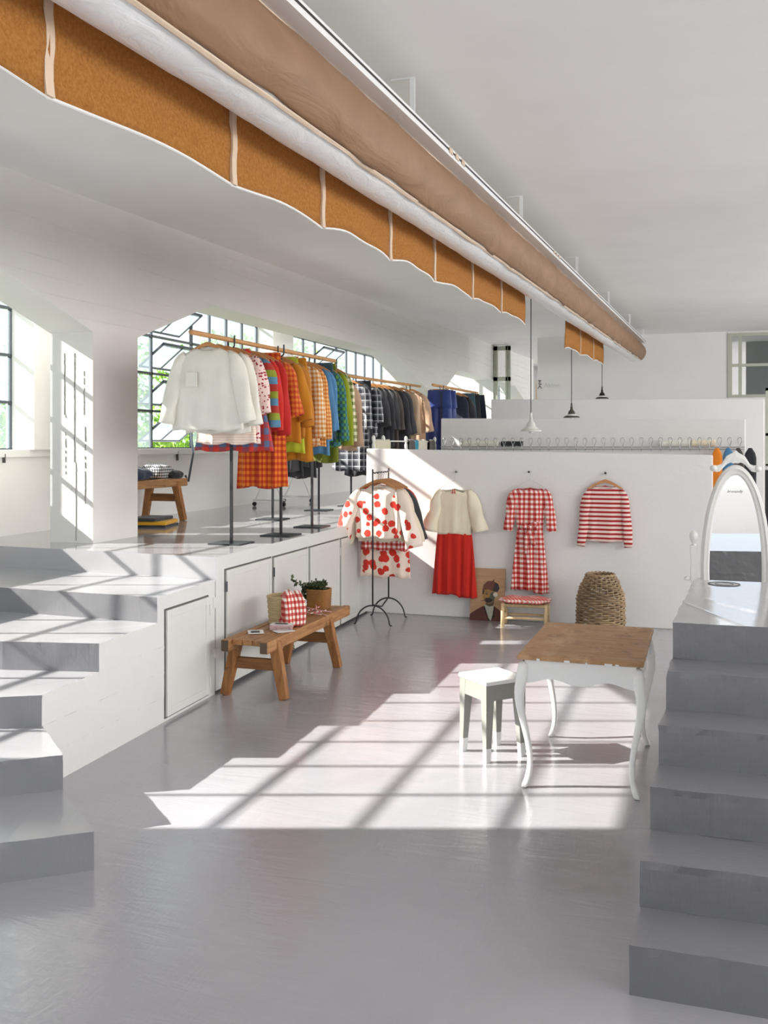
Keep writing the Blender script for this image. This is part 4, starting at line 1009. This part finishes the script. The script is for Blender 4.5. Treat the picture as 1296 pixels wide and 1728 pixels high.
# ================================================================== BENCHES
def bench(x0, x1, y0, y1, h, label, legs_y, seed=1):
    cx_, cy_ = (x0 + x1)/2, (y0 + y1)/2; root = thing('bench', label, 'bench', (cx_, cy_, 0 if h < .7 else PZ), 0, 'old pine benches')
    h = h if h < .7 else h - PZ; wx, wy = (x1 - x0)/2, (y1 - y0)/2
    for s_ in (-1, 1): MB().box(s_*wx - (.0 if s_ < 0 else .065), s_*wx + (.065 if s_ < 0 else 0), -wy, wy, h - .085, h + .004).build('side_rail', M['bench'], root, bevel=.010)
    n = 3; g = (2*wx - .13)/n
    for k in range(n): MB().box(-wx + .065 + g*k + .003, -wx + .065 + g*(k+1) - .003, -wy + .05, wy - .03, h - .04, h).build('plank', M['bench'], root, bevel=.004)
    for s_ in (-1, 1): MB().box(s_*wx - (-.004 if s_ < 0 else .061), s_*wx + (.061 if s_ < 0 else -.004), -wy - .004, -wy, h - .08, h).build('rail_end', M['endgrain'], root, bevel=.001)
    for ly in legs_y:
        yy = ly - cy_; sp = .025 if ly > cy_ else -.025
        for s_ in (-1, 1):
            MB().beam((s_*(wx - .035), yy, h - .03), (s_*(wx + .055), yy + sp, .0), .085, .07, .07, .06).build('leg', M['bench_leg'], root, bevel=.008)
        MB().box(-wx - .02, wx + .02, yy - .018 + sp*.3, yy + .018 + sp*.3, h*.46, h*.46 + .085).build('stretcher', M['bench_x'], root, bevel=.004)
    return root
bench(-3.41, -3.03, 6.46, 8.2, .45, 'old pine bench on the shop floor, holding baskets', (6.66, 7.72))
bench(-6.05, -5.66, 8.35, 9.92, PZ + .47, 'old pine bench on the platform, half behind the column', (8.6, 9.70))
# ---- things on the front bench
BZ = .455
root = thing('straw_basket', 'pale straw basket with a gingham scarf over its rim', 'basket', (-3.24, 7.20, BZ)); m_ = MB()
for k in range(17):
    t_ = k/16; r_ = .105 + .018*t_ + .003*math.sin(k*2.1); m_.tube([(r_*1.02*math.cos(q), r_*math.sin(q), .007 + t_*.215) for q in [2*PI*i/28 for i in range(28)]], .0078, 6, loop=True)
m_.build('woven_wall', M['straw'], root, smooth=True); MB().lathe([(0, .004), (.105, .004), (.105, .012)], n=24).build('base', M['straw'], root)
# scarf draped over the basket
def drape(root, mat, pts, width, name='fabric', th=.01, seed=2, n=14, amp=.02):
    """a wide soft band following a path of points; width list gives half widths"""
    rn = random.Random(seed); ph = rn.uniform(0, 6); P = [Vector(p) for p in pts]; rs = []
    for i, p in enumerate(P):
        d = (P[min(i+1, len(P)-1)] - P[max(i-1, 0)]).normalized(); up = Vector((0, 1, 0)) if abs(d.y) < .7 else Vector((1, 0, 0)); s_ = (up - d*up.dot(d)).normalized(); nn = d.cross(s_)
        wv = width[i]; row = []
        for k in range(n):
            u = -1 + 2*k/(n-1); row.append(p + s_*u*wv + nn*(amp*math.sin(u*6 + ph + i*.6) - .25*wv*u*u))
        rs.append(row)
    o = MB().rings(rs, closed=False, cap0=False, cap1=False).build(name, mat, root, smooth=True)
    md = o.modifiers.new('solid', 'SOLIDIFY'); md.thickness = th; md.offset = 0
    md = o.modifiers.new('subsurf', 'SUBSURF'); md.levels = 1; md.render_levels = 1
    return o
root = thing('gingham_scarf', 'red and white gingham scarf spilling over the pale straw basket', 'scarf', (-3.135, 7.13, BZ)); rs = []
for j_ in range(13):
    v = j_/12; row = []; wr = .95 + .14*math.sin(PI*v*1.1) if v < .88 else .90 - (v - .88)*3.0
    for i in range(36):
        q = 2*PI*i/36; k_ = wr*(1 + .17*math.sin(4*q + 1.0 + v*1.2) + .07*math.sin(9*q + v*3))
        row.append((.095*k_*math.cos(q) - .02*v, .105*k_*math.sin(q) + .05*v, .265*v + .02*math.sin(3*q)*v))
    rs.append(row)
MB().rings(rs).build('fabric', C['ging_rbig'], root, smooth=True, subsurf=1)
root = thing('brown_basket', 'square brown woven basket with trailing greenery', 'basket', (-3.24, 7.97, BZ)); m_ = MB()
def sq(q, r_): c = math.cos(q); s_ = math.sin(q); k = (abs(c)**4 + abs(s_)**4)**(-.25); return (r_*c*k, r_*s_*k)
for k in range(15):
    t_ = k/14; r_ = .088 + .006*t_; pts = []
    for i in range(40):
        q = 2*PI*i/40; x, y = sq(q, r_ + .003*math.sin(q*14 + k*PI)); pts.append((x, y, .007 + t_*.16))
    m_.tube(pts, .0075, 6, loop=True)
m_.build('woven_wall', M['brown_straw'], root, smooth=True); MB().lathe([(0, .004), (.085, .004), (.085, .012)], n=20).build('base', M['brown_straw'], root)
def leafy(root, stems, mat, n, size, seed, name='stem'):
    rn = random.Random(seed)
    for st_ in stems:
        MB().tube(st_, .0022, 5).build(name, M['bark'], root); m_ = MB()
        for i in range(n):
            t_ = rn.random()*(len(st_) - 1); k = int(t_); f = t_ - k; p = Vector(st_[k]).lerp(Vector(st_[min(k+1, len(st_)-1)]), f)
            d = Vector((rn.gauss(0, 1), rn.gauss(0, 1), rn.gauss(0, 1))).normalized(); e = d.cross(Vector((rn.gauss(0,1), rn.gauss(0,1), 1))).normalized(); s_ = size*rn.uniform(.6, 1.2)
            m_.add([p, p + d*s_*.5 + e*s_*.35, p + d*s_, p + d*s_*.5 - e*s_*.35], [(0, 1, 2, 3)])
        m_.build('leaves', mat, root)
root = thing('basket_plant', 'dark green trailing plant standing in the square brown basket', 'plant', (-3.24, 7.97, BZ + .02))
rn = random.Random(4); stems = []
for i in range(16):
    a_ = rn.uniform(0, 2*PI); r_ = rn.uniform(.02, .09); stems.append([(0, 0, .02), (r_*.5*math.cos(a_), r_*.5*math.sin(a_), .14), (r_*math.cos(a_), r_*math.sin(a_), .19 + rn.uniform(0, .03))])
stems += [[(0, 0, .1), (-.08, -.04, .19), (-.16, -.08, .20), (-.22, -.10, .24)], [(0, 0, .1), (-.10, -.03, .18), (-.125, -.05, .10), (-.12, -.06, .05)], [(-.05, 0, .15), (-.11, -.05, .17), (-.125, -.07, .12)]]
leafy(root, stems, M['leaf'], 60, .042, 5)
root = thing('trailing_vine', 'thin leafy vine hanging down behind the front bench', 'plant', (-3.47, 7.9, .12))
leafy(root, [[(.01, .03, .30), (0, -.02, .2), (.03, -.09, .1), (.02, -.16, .0)], [(0, .05, .28), (.02, .06, .14), (.03, .02, .03)], [(0, 0, .22), (.03, -.02, .12), (.03, -.08, -.02)], [(.0, 0, .2), (.03, .1, .14), (.03, .14, .06)]], M['leaf_dry'], 16, .035, 9)
def booklet(x, y, rz, z, w_, h_, t_, mat, label, marks=False):
    root = thing('booklet', label, 'booklet', (x, y, z), rz, 'printed papers on the front bench'); MB().box(-w_/2, w_/2, -h_/2, h_/2, 0, t_).build('pages', mat, root)
    if marks: MB().box(-w_*.32, w_*.25, -h_*.28, h_*.25, t_, t_ + .0006).build('print', plain('print_dark', '#4a4a4c', .6), root)
pk = cloth('pink_print', 'blob', '#c9a7a6', '#8e4c5a', s=60, s2=.4)
booklet(-3.29, 6.80, .5, BZ, .12, .155, .002, M['paper_w'], 'white card with a dark picture at the near bench end', True)
for i in range(5): booklet(-3.155 + .006*math.sin(i*2), 6.98 + .005*math.cos(i*3), .35 + .05*math.sin(i*4), BZ + .0072*i, .17, .13, .007, pk, ['pink printed booklet at the bottom of the stack', 'pink printed booklet second from the bottom', 'pink printed booklet in the middle of the stack', 'pink printed booklet second from the top', 'pink printed booklet just under the white leaflet'][i])
booklet(-3.15, 6.985, .2, BZ + .0362, .18, .10, .003, M['paper_w'], 'white leaflet on top of the pink booklets', True)
booklet(-3.10, 6.90, .9, BZ, .15, .10, .003, M['paper_w'], 'white leaflet sticking out below the pink booklets')
# red and white braided cords
t_ = NT('red_white_twist'); co = t_.coord(); s3 = t_.xyz(co); f = t_.math('GREATER_THAN', t_.math('FRACT', t_.math('MULTIPLY', t_.math('ADD', s3[0], s3[1]), 55)), .5)
t_.set(t_.b.inputs['Base Color'], t_.mix(f, lin('#c2271f'), lin('#f4ece6'))); M['twist'] = t_.m
cords = [((-.17, -.02), (-.02, .03), (.14, .05)), ((-.16, .03), (0, -.01), (.15, -.04)), ((-.12, .06), (.02, -.05), (.08, -.16)), ((-.15, -.05), (0, .0), (.13, .09)), ((-.02, .09), (.03, 0), (.10, -.10)), ((-.15, -.07), (-.02, -.08), (.12, .0))]
lbs = ['topmost', 'long', 'crooked', 'straight', 'short', 'lowest']
for i, c3 in enumerate(cords):
    root = thing('braided_cord', '%s red and white twisted cord before the brown basket' % lbs[i], 'cord', (-3.14, 7.68, BZ + .006 + .0095*((i*5) % 6)), R(-52), 'red and white cords on the bench')
    MB().tube([(c3[0][0], c3[0][1], 0), ((c3[0][0]+c3[1][0])/2, (c3[0][1]+c3[1][1])/2 + .008, 0), (c3[1][0], c3[1][1], 0), (c3[2][0], c3[2][1], 0)], .0045, 8).build('cord', M['twist'], root, smooth=True)
# ---- things on and under the rear bench
PB = PZ + .475
def lump(name, label, cat, loc, sx, sy, sz, mat, seed, rz=0, group=None, folds=5):
    root = thing(name, label, cat, loc, rz, group); rn = random.Random(seed); ph = [rn.uniform(0, 6) for _ in range(4)]; rs = []
    for j in range(9):
        v = j/8; rr = math.sin(PI*(.08 + .84*v))**.55 if v > .5 else (.86 + .14*math.sin(PI*v)); z = sz*v; row = []
        for i in range(32):
            q = 2*PI*i/32; x, y = sq(q, 1); k = rr*(1 + .10*math.sin(folds*q + ph[0] + v*3) + .05*math.sin(9*q + ph[1] - v*5))
            row.append((x*sx/2*k, y*sy/2*k, z + sz*.10*math.sin(4*q + ph[2])*v))
        rs.append(row)
    MB().rings(rs).build('fabric', mat, root, smooth=True, subsurf=1); return root
lump('folded_jeans', 'dark blue jeans heaped on the rear bench beside the column', 'jeans', (-5.85, 9.02, PB), .34, .50, .14, C['denim'], 3, group='clothes heaped on the rear bench')
lump('folded_shirt', 'black and white gingham shirt heaped on the rear bench', 'shirt', (-5.86, 9.58, PB), .30, .34, .16, C['ging_bw'], 5, group='clothes heaped on the rear bench')
lump('rolled_belt', 'black rolled trousers at the end of the rear bench', 'trousers', (-5.72, 9.72, PB), .16, .22, .09, C['char2'], 8, group='clothes heaped on the rear bench')
root = thing('folded_garment', 'grey folded garment under the rear bench', 'garment', (-5.55, 8.95, PZ + .065), .1, 'folded clothes under the rear bench'); MB().box(-.16, .16, -.22, .22, 0, .035).build('fold', C['char'], root, bevel=.014)
root = thing('folded_garment', 'golden yellow folded garment on the floor under the rear bench', 'garment', (-5.53, 8.98, PZ + .022), .25, 'folded clothes under the rear bench'); MB().box(-.18, .20, -.22, .22, 0, .042).build('fold', C['yellow'], root, bevel=.017)
root = thing('folded_garment', 'black folded garment below the golden yellow one', 'garment', (-5.53, 8.98, PZ), .2, 'folded clothes under the rear bench'); MB().box(-.17, .20, -.21, .22, 0, .020).build('fold', C['char2'], root, bevel=.008)
# window crank rod
a = onx(322, 726, -6.1); b = onx(326, 765, -6.02); c = onx(318, 812, -5.98); d = onx(313, 836, -5.98)
root = thing('window_rod', 'cranked blue grey window rod standing behind the rear bench', 'rod', (c.x, c.y, PZ + .47)); O_ = Vector((c.x, c.y, PZ + .47))
MB().tube([Vector(p) - O_ for p in (Vector((-6.44, a.y, a.z + .12)), a, b)], .014, 8).build('rod', plain('pale_blue_steel', '#9fb0c4', .4), root, smooth=True)
MB().tube([Vector(p) - O_ for p in (b, c, Vector((d.x, d.y, PZ + .48)))], .014, 8).build('handle', M['steel'], root, smooth=True)

# ================================================================== TABLE, STOOL, FOOTSTOOL, PAINTING, BASKET
root = thing('side_table', 'white table with curved legs and worn brown wooden top', 'table', (-.65, 5.85, 0)); tx, ty, th = .32, .505, .74
o = MB().box(-tx - .02, tx + .02, -ty - .02, ty + .02, th - .028, th).build('tabletop', M['table_top'], root, bevel=.010, seg=3)
m_ = MB(); rn = random.Random(6)
for u_, w__ in ((-.17, .018), (-.05, .03), (.12, .04), (.155, .02), (.03, .010)): m_.box(u_*1.3 - w__/2, u_*1.3 + w__/2, -ty - .0215, -ty - .012, th - .026, th - .026 + rn.uniform(.006, .012))
m_.build('paint_chip', M['white_paint'], root)
m_ = MB()
def apron(L2, fixed, axis):
    n = 28; top = th - .03; pts = []
    for i in range(n + 1):
        u = -1 + 2*i/n; s_ = u*L2; dz = .098 + .030*(.5 + .5*math.cos(2*PI*u))
        pts.append((s_, top - dz))
    for (s0, za), (s1, zb_) in zip(pts[:-1], pts[1:]):
        if axis == 'x': m_.hexa([(s0, fixed - .009, za), (s1, fixed - .009, zb_), (s1, fixed + .009, zb_), (s0, fixed + .009, za)], [(s0, fixed - .009, top), (s1, fixed - .009, top), (s1, fixed + .009, top), (s0, fixed + .009, top)])
        else: m_.hexa([(fixed - .009, s0, za), (fixed + .009, s0, za), (fixed + .009, s1, zb_), (fixed - .009, s1, zb_)], [(fixed - .009, s0, top), (fixed + .009, s0, top), (fixed + .009, s1, top), (fixed - .009, s1, top)])
apron(tx - .02, -ty + .012, 'x'); apron(tx - .02, ty - .012, 'x'); apron(ty - .02, -tx + .012, 'y'); apron(ty - .02, tx - .012, 'y')
m_.build('apron', M['white_paint'], root)
prof = [(.71, .000, .030), (.62, .004, .031), (.56, .018, .030), (.50, .022, .026), (.42, .012, .021), (.32, -.010, .018), (.22, -.030, .016), (.12, -.036, .0155), (.05, -.022, .017), (.012, -.006, .019), (0, -.002, .016)]
for sx_ in (-1, 1):
    for sy_ in (-1, 1):
        rs = []
        for z, d_, r_ in prof:
            cx_ = sx_*(tx - .012 + d_); cy_ = sy_*(ty - .012 + d_*.7)
            rs.append([(cx_ + r_*x, cy_ + r_*y, z) for x, y in [sq(2*PI*i/16, 1) for i in range(16)]])
        MB().rings(rs).build('leg', M['white_paint'], root, smooth=True, subsurf=1)
# stool
sg = plain('sage_grey_paint', '#93938c', .45, bumps=.08)
root = thing('stool', 'small grey stool with white seat and white-dipped feet', 'stool', (-1.245, 5.885, 0), R(47)); hs = .143
MB().box(-hs - .008, hs + .008, -hs - .008, hs + .008, .46, .485).build('seat', M['white_paint'], root, bevel=.006)
m_ = MB()
for s_ in (-1, 1): m_.box(-hs, hs, s_*(hs - .008) - .008, s_*(hs - .008) + .008, .365, .46).box(s_*(hs - .008) - .008, s_*(hs - .008) + .008, -hs + .016, hs - .016, .365, .46)
m_.build('apron', sg, root)
for sx_ in (-1, 1):
    for sy_ in (-1, 1):
        def lg(z0_, z1_, w0, w1):
            # L-shaped corner: outer corner stays at +-hs, width shrinks towards the floor
            def q(w_, z): return [(sx_*(hs + .001), sy_*(hs + .001), z), (sx_*(hs - w_), sy_*(hs + .001), z), (sx_*(hs - w_), sy_*(hs - w_), z), (sx_*(hs + .001), sy_*(hs - w_), z)]
            return MB().hexa(q(w0, z0_), q(w1, z1_))
        l_ = lg(.085, .46, .036, .062).build('leg', sg, root)
        lg(0, .085, .031, .036).build('foot_tip', M['white_paint'], l_)
# low footstool with gingham cushion
a = onz(845, 1060); b = onz(920, 1060); cx_, cy_ = -1.785, 10.10; root = thing('footstool', 'low pale wooden footstool with woven seat by the partition', 'stool', (cx_, cy_, 0), R(3)); fx, fy, fh = .225, .115, .25
for sx_ in (-1, 1):
    for sy_ in (-1, 1): MB().tube([(sx_*fx, sy_*fy, 0), (sx_*fx*.98, sy_*fy, .12), (sx_*fx, sy_*fy, fh)], [.019, .021, .017], 10).build('leg', M['pale_wood'], root, smooth=True)
for sy_ in (-1, 1): MB().tube([(-fx, sy_*fy, .10), (0, sy_*fy, .104), (fx, sy_*fy, .10)], [.011, .016, .011], 8).build('rail', M['pale_wood'], root, smooth=True)
for sx_ in (-1, 1): MB().tube([(sx_*fx, -fy, .13), (sx_*fx, fy, .13)], .011, 8).build('side_rail', M['pale_wood'], root, smooth=True)
m_ = MB()
for k in range(30): x = -fx + .02 + (2*fx - .04)*k/29; m_.tube([(x, -fy - .018, fh - .03), (x, -fy, fh - .01), (x, fy, fh - .01), (x, fy + .018, fh - .03)], .0075, 5)
m_.build('woven_seat', M['straw'], root)
ck = lump('seat_cushion', 'red and white gingham cloth crumpled on the low footstool', 'cushion', (cx_, cy_, fh + .001), .52, .30, .062, cloth('pink_red_gingham', 'gingham', '#d8453a', '#fdeee6', '#ee9f92', s=24), 12, rz=R(3), folds=7)
# painting: a man with a beret, painted on a board leaning on the partition
root = thing('portrait_painting', 'painted board portrait of a man in a beret, leaning on the wall', 'painting', (ony(820, 1047, YW - .10).x + .01, YW - .105, 0)); root.rotation_euler = (R(-9), 0, 0)
pw, ph = .375, .56
MB().box(-pw/2, pw/2, -.008, .008, 0, ph).build('board', wood_mat('painted_board', '#a98660', '#bd9a76', axis=0, rough=.7), root)
def patch(name, pts, colr, lift=.0006, n=0):
    P = [(x*pw, z*ph) for x, z in pts]
    m_ = MB().hexa([(x, -.008 - lift, z) for x, z in P], [(x, -.0075, z) for x, z in P]); m_.build(name, plain('paint_' + colr.strip('#'), colr, .7, var=.12), root)
def ell(cx, cz, rx, rz_, n=20, a0=0, a1=360): return [(cx + rx*math.cos(R(a0 + (a1-a0)*i/n)), cz + rz_*math.sin(R(a0 + (a1-a0)*i/n))) for i in range(n + (0 if a1 - a0 >= 360 else 1))]
patch('painted_coat', [(-.5, 0.0), (-.5, .11), (-.38, .17), (-.14, .27), (.22, .28), (.38, .20), (.5, .14), (.5, 0)], '#5e332b')
patch('painted_lapel', [(-.12, .26), (-.06, .29), (.14, .0), (.04, .0)], '#3c2624', .0012)
patch('painted_lapel', [(.22, .28), (.16, .30), (.13, .0), (.24, .08)], '#3c2624', .0012)
patch('painted_shirt', [(-.08, .30), (.20, .30), (.17, .12), (.12, .0), (.05, .06)], '#b4b6a6', .0018)
patch('painted_neck', [(-.05, .38), (.20, .38), (.18, .29), (.07, .27), (-.04, .30)], '#57543f', .0024)
patch('painted_face', ell(.05, .47, .18, .145), '#9a7440', .003)
patch('painted_face_shade', [(.10, .35), (.06, .44), (.10, .54), (.22, .56), (.24, .48), (.19, .38)], '#55594a', .0036)
patch('painted_moustache', [(-.09, .39), (-.04, .43), (.06, .44), (.16, .40), (.10, .35), (.0, .34)], '#2c2a2b', .0042)
patch('painted_pipe', [(-.20, .365), (-.19, .375), (-.03, .405), (-.03, .39)], '#6c4a38', .0048)
patch('painted_eye', ell(-.02, .51, .035, .012, 12), '#3f4147', .0042)
patch('painted_eyebrow', [(-.08, .535), (-.02, .555), (.03, .54), (-.02, .545)], '#3d3026', .0042)
patch('painted_hair', [(-.15, .50), (-.14, .60), (-.09, .60), (-.11, .50)], '#33261f', .0036)
patch('painted_beret', [(-.15, .57), (-.12, .68), (.0, .755), (.16, .76), (.30, .71), (.35, .63), (.29, .555), (.16, .57), (.0, .60)], '#6b4336', .0042)
patch('painted_beret_shade', [(.16, .57), (.18, .66), (.22, .74), (.30, .71), (.35, .63), (.29, .555)], '#3d3535', .0048)
patch('painted_beret_stalk', [(.14, .75), (.17, .79), (.19, .79), (.18, .75)], '#4a3029', .0048)
patch('painted_flower', ell(.235, .505, .065, .045, 14), '#cfc6b0', .0054)
# tall wicker cone basket
root = thing('wicker_basket', 'tall grey brown wicker cone basket against the partition', 'basket', (-.99, 9.86, 0)); m_ = MB(); nr = 30
def cone_r(t_): return .232 - .012*t_ - (.085*max(0, (t_ - .60)/.40)**1.5)
for k in range(nr):
    t_ = k/(nr - 1); r_ = cone_r(t_); pts = []
    for i in range(66):
        q = 2*PI*i/66; rr = r_ + .013*math.sin(q*11 + (PI if k % 2 else 0)) + .003*math.sin(q*5 + k); pts.append((rr*math.cos(q), rr*math.sin(q), .012 + t_*.585 + .004*math.sin(q*3 + k)))
    m_.tube(pts, .0090, 5, loop=True)
m_.build('weave', M['wicker'], root, smooth=True)
for i in range(22):
    q = 2*PI*i/22; MB().tube([((cone_r(k/8))*math.cos(q), cone_r(k/8)*math.sin(q), .01 + .595*k/8) for k in range(9)], .006, 5).build('stake', M['wicker'], root)
MB().tube([(cone_r(1)*math.cos(2*PI*i/40), cone_r(1)*math.sin(2*PI*i/40), .605 + .006*math.sin(i*3)) for i in range(40)], .014, 7, loop=True).build('rim', M['wicker'], root, smooth=True)

# ================================================================== OVAL CHEVAL MIRROR
mc = ony(1241, 960, 7.4); root = thing('cheval_mirror', 'white oval standing mirror with carved crown behind the right stairs', 'mirror', (mc.x, 7.4, 0), R(6))
zc_, ri, hi, ro, ho = 1.0, .180, .68, .238, .755
def oval(rx, hz, y, n=64, k=1.55): 
    out = []
    for i in range(n):
        q = 2*PI*i/n; out.append((rx*math.cos(q) * (1.0), y, zc_ + hz*math.sin(q)))
    return out
MB().rings([oval(ri + .004, hi + .004, -.004), oval(ri + .004, hi + .004, -.001)]).build('glass', M['mirror'], root)
fr = MB(); sec = [(0, -.006), (0, -.022), (.25, -.030), (.5, -.024), (.58, -.032), (.72, -.030), (.80, -.020), (.9, -.024), (1, -.012), (1, .014), (0, .014)]
fr.rings([oval(ri + (ro - ri)*f, hi + (ho - hi)*f, y) for f, y in sec], cap0=False, cap1=False); 
o = fr.build('frame', M['cream_paint'], root, smooth=True)
# carved crown
cr = MB(); pts = []
up = [(-.150, .0), (-.165, .022), (-.150, .042), (-.118, .040), (-.095, .050), (-.062, .105), (-.035, .122), (-.02, .130), (0, .150), (.02, .130), (.035, .122), (.062, .105), (.095, .050), (.118, .040), (.150, .042), (.165, .022), (.150, .0)]
lo = [(-.150, .0), (-.13, -.008), (-.11, -.004), (-.095, .012), (-.065, .045), (-.035, .062), (-.01, .052), (0, .058), (.01, .052), (.035, .062), (.065, .045), (.095, .012), (.11, -.004), (.13, -.008), (.150, .0)]
def ip(L, x):
    for (xa, za), (xb, zb_) in zip(L[:-1], L[1:]):
        if xa <= x <= xb: return za + (zb_ - za)*(x - xa)/(xb - xa + 1e-9)
    return L[-1][1]
up2 = up[2:-2]; rs = []
N = 44; zt_ = zc_ + ho - .045
for i in range(N + 1):
    x = -.150 + .300*i/N; zu = ip([(-.150, .040)] + up2[1:-1] + [(.150, .040)], x); zl = ip(lo, x)
    rs.append([(x, -.022, zt_ + zl), (x, -.026, zt_ + (zl+zu)/2), (x, -.022, zt_ + zu), (x, .012, zt_ + zu), (x, .012, zt_ + zl)])
cr.rings(rs); cr.build('crown', M['cream_paint'], root, smooth=False)
for s_ in (-1, 1): MB().tube([(s_*.150, -.026, zt_ + .018), (s_*.150, .014, zt_ + .018)], .024, 16).build('scroll', M['cream_paint'], root, smooth=True)
# posts, feet, knobs
for s_ in (-1, 1):
    x = s_*.285
    m_ = MB().box(x - .022, x + .022, -.022, .022, .10, .30)
    m_.lathe([(.018, .30), (.024, .34), (.016, .40), (.026, .62), (.018, .80), (.015, .84)], (x, 0, 0), n=16)
    rs = [[(x + s_*-0 + w_*a_, w_*b_, z) for a_, b_ in ((-1, -1), (1, -1), (1, 1), (-1, 1))] for z, w_ in ((.84, .020), (.90, .017), (.97, .022), (1.05, .019), (1.12, .024), (1.17, .025))]
    m_.rings(rs); m_.lathe([(.020, 1.17), (.012, 1.185), (.018, 1.195), (.029, 1.22), (.031, 1.24), (.026, 1.262), (.010, 1.278), (0, 1.28)], (x, 0, 0), n=18, cap1=False)
    m_.build('post', M['cream_paint'], root, smooth=False)
    MB().tube([(x - s_*.045, 0, .93), (x + s_*.03, 0, .93)], .008, 8).build('pivot', M['cream_paint'], root)
    MB().lathe([(0, 0), (.018, .004), (.022, .016), (.016, .028), (0, .032)], (0, 0, 0), n=14).build('knob', M['cream_paint'], root, smooth=True, loc=(x + s_*.045, 0, .915))
    MB().tube([(x, -.24, .02), (x, -.14, .07), (x, 0, .12), (x, .14, .07), (x, .24, .02)], [.02, .022, .03, .022, .02], 10).build('foot', M['cream_paint'], root, smooth=True)
MB().box(-.27, .27, -.014, .014, .16, .22).build('stretcher', M['cream_paint'], root, bevel=.006)
def text(s_, name, mat, size, loc, rot, parent=None, shear=0):
    cu = bpy.data.curves.new(name, 'FONT'); cu.body = s_; cu.size = size; cu.extrude = .0006; cu.align_x = 'CENTER'; cu.shear = shear; cu.resolution_u = 3
    tmp = bpy.data.objects.new(name, cu); col.objects.link(tmp); dg = bpy.context.evaluated_depsgraph_get(); me = bpy.data.meshes.new_from_object(tmp.evaluated_get(dg)); bpy.data.objects.remove(tmp)
    me.materials.clear(); me.materials.append(mat); o = bpy.data.objects.new(name, me); col.objects.link(o); o.location = loc; o.rotation_euler = rot
    if parent: o.parent = parent
    return o
text('bronandly', 'lettering', plain('script_ink', '#5a5c5e', .5), .026, (-.005, -.0062, 1.555), (R(90), 0, 0), root, .35)
# lettering and small figure on the end wall
ps = ony(928, 654, YB - .004); root = thing('wall_lettering', 'faint grey lettering beside a small dark figure on the end wall', 'sign', tuple(ps))
text('Akiné', 'lettering', plain('pale_letters', '#cfcfca', .6), .155, (.04, 0, 0), (R(90), 0, 0), root)
fg = MB(); kx = -.235
for x0_, x1_, z0_, z1_ in ((-.035, .035, .155, .175), (-.012, .012, .11, .155), (-.035, .0, .085, .10), (0, .05, .075, .092), (-.008, .008, .02, .09)): fg.box(kx + x0_, kx + x1_, -.002, .002, z0_, z1_)
fg.beam((kx, 0, .045), (kx - .045, 0, -.02), .014, .004).beam((kx, 0, .045), (kx + .045, 0, -.02), .014, .004)
fg.build('figure', plain('figure_ink', '#4b4e4a', .6), root)
# cord and cloth strip on the end wall edge
p = ony(905, 665, YB - .05); root = thing('hanging_strip', 'narrow pale cloth strip hanging at the left edge of the end wall', 'cloth', (p.x, YB - .04, p.z + .35))
MB().rings([[(-.03*v - .01, 0, -1.2*v), (.0 + .05*v, 0, -1.2*v), (.0 + .05*v, .01, -1.2*v), (-.03*v - .01, .01, -1.2*v)] for v in (0, .2, .5, 1)]).build('cloth', C['beige2'], root)
# round cover in the right platform
p = onz(1222, 986, PZ); root = thing('floor_cover', 'round metal cover plate in the top of the right platform', 'cover', (p.x, p.y, PZ + .001))
MB().lathe([(.095, 0), (.095, .003), (.088, .003), (.088, 0)], n=36).build('ring', M['iron'], root)
MB().lathe([(0, .001), (.085, .001), (.085, 0)], n=36).build('disc', plain('cover_grey', '#a8a8a4', .4), root)
MB().lathe([(.055, 0), (.055, .003), (.050, .003), (.050, 0)], n=30).build('inner_ring', M['iron'], root)
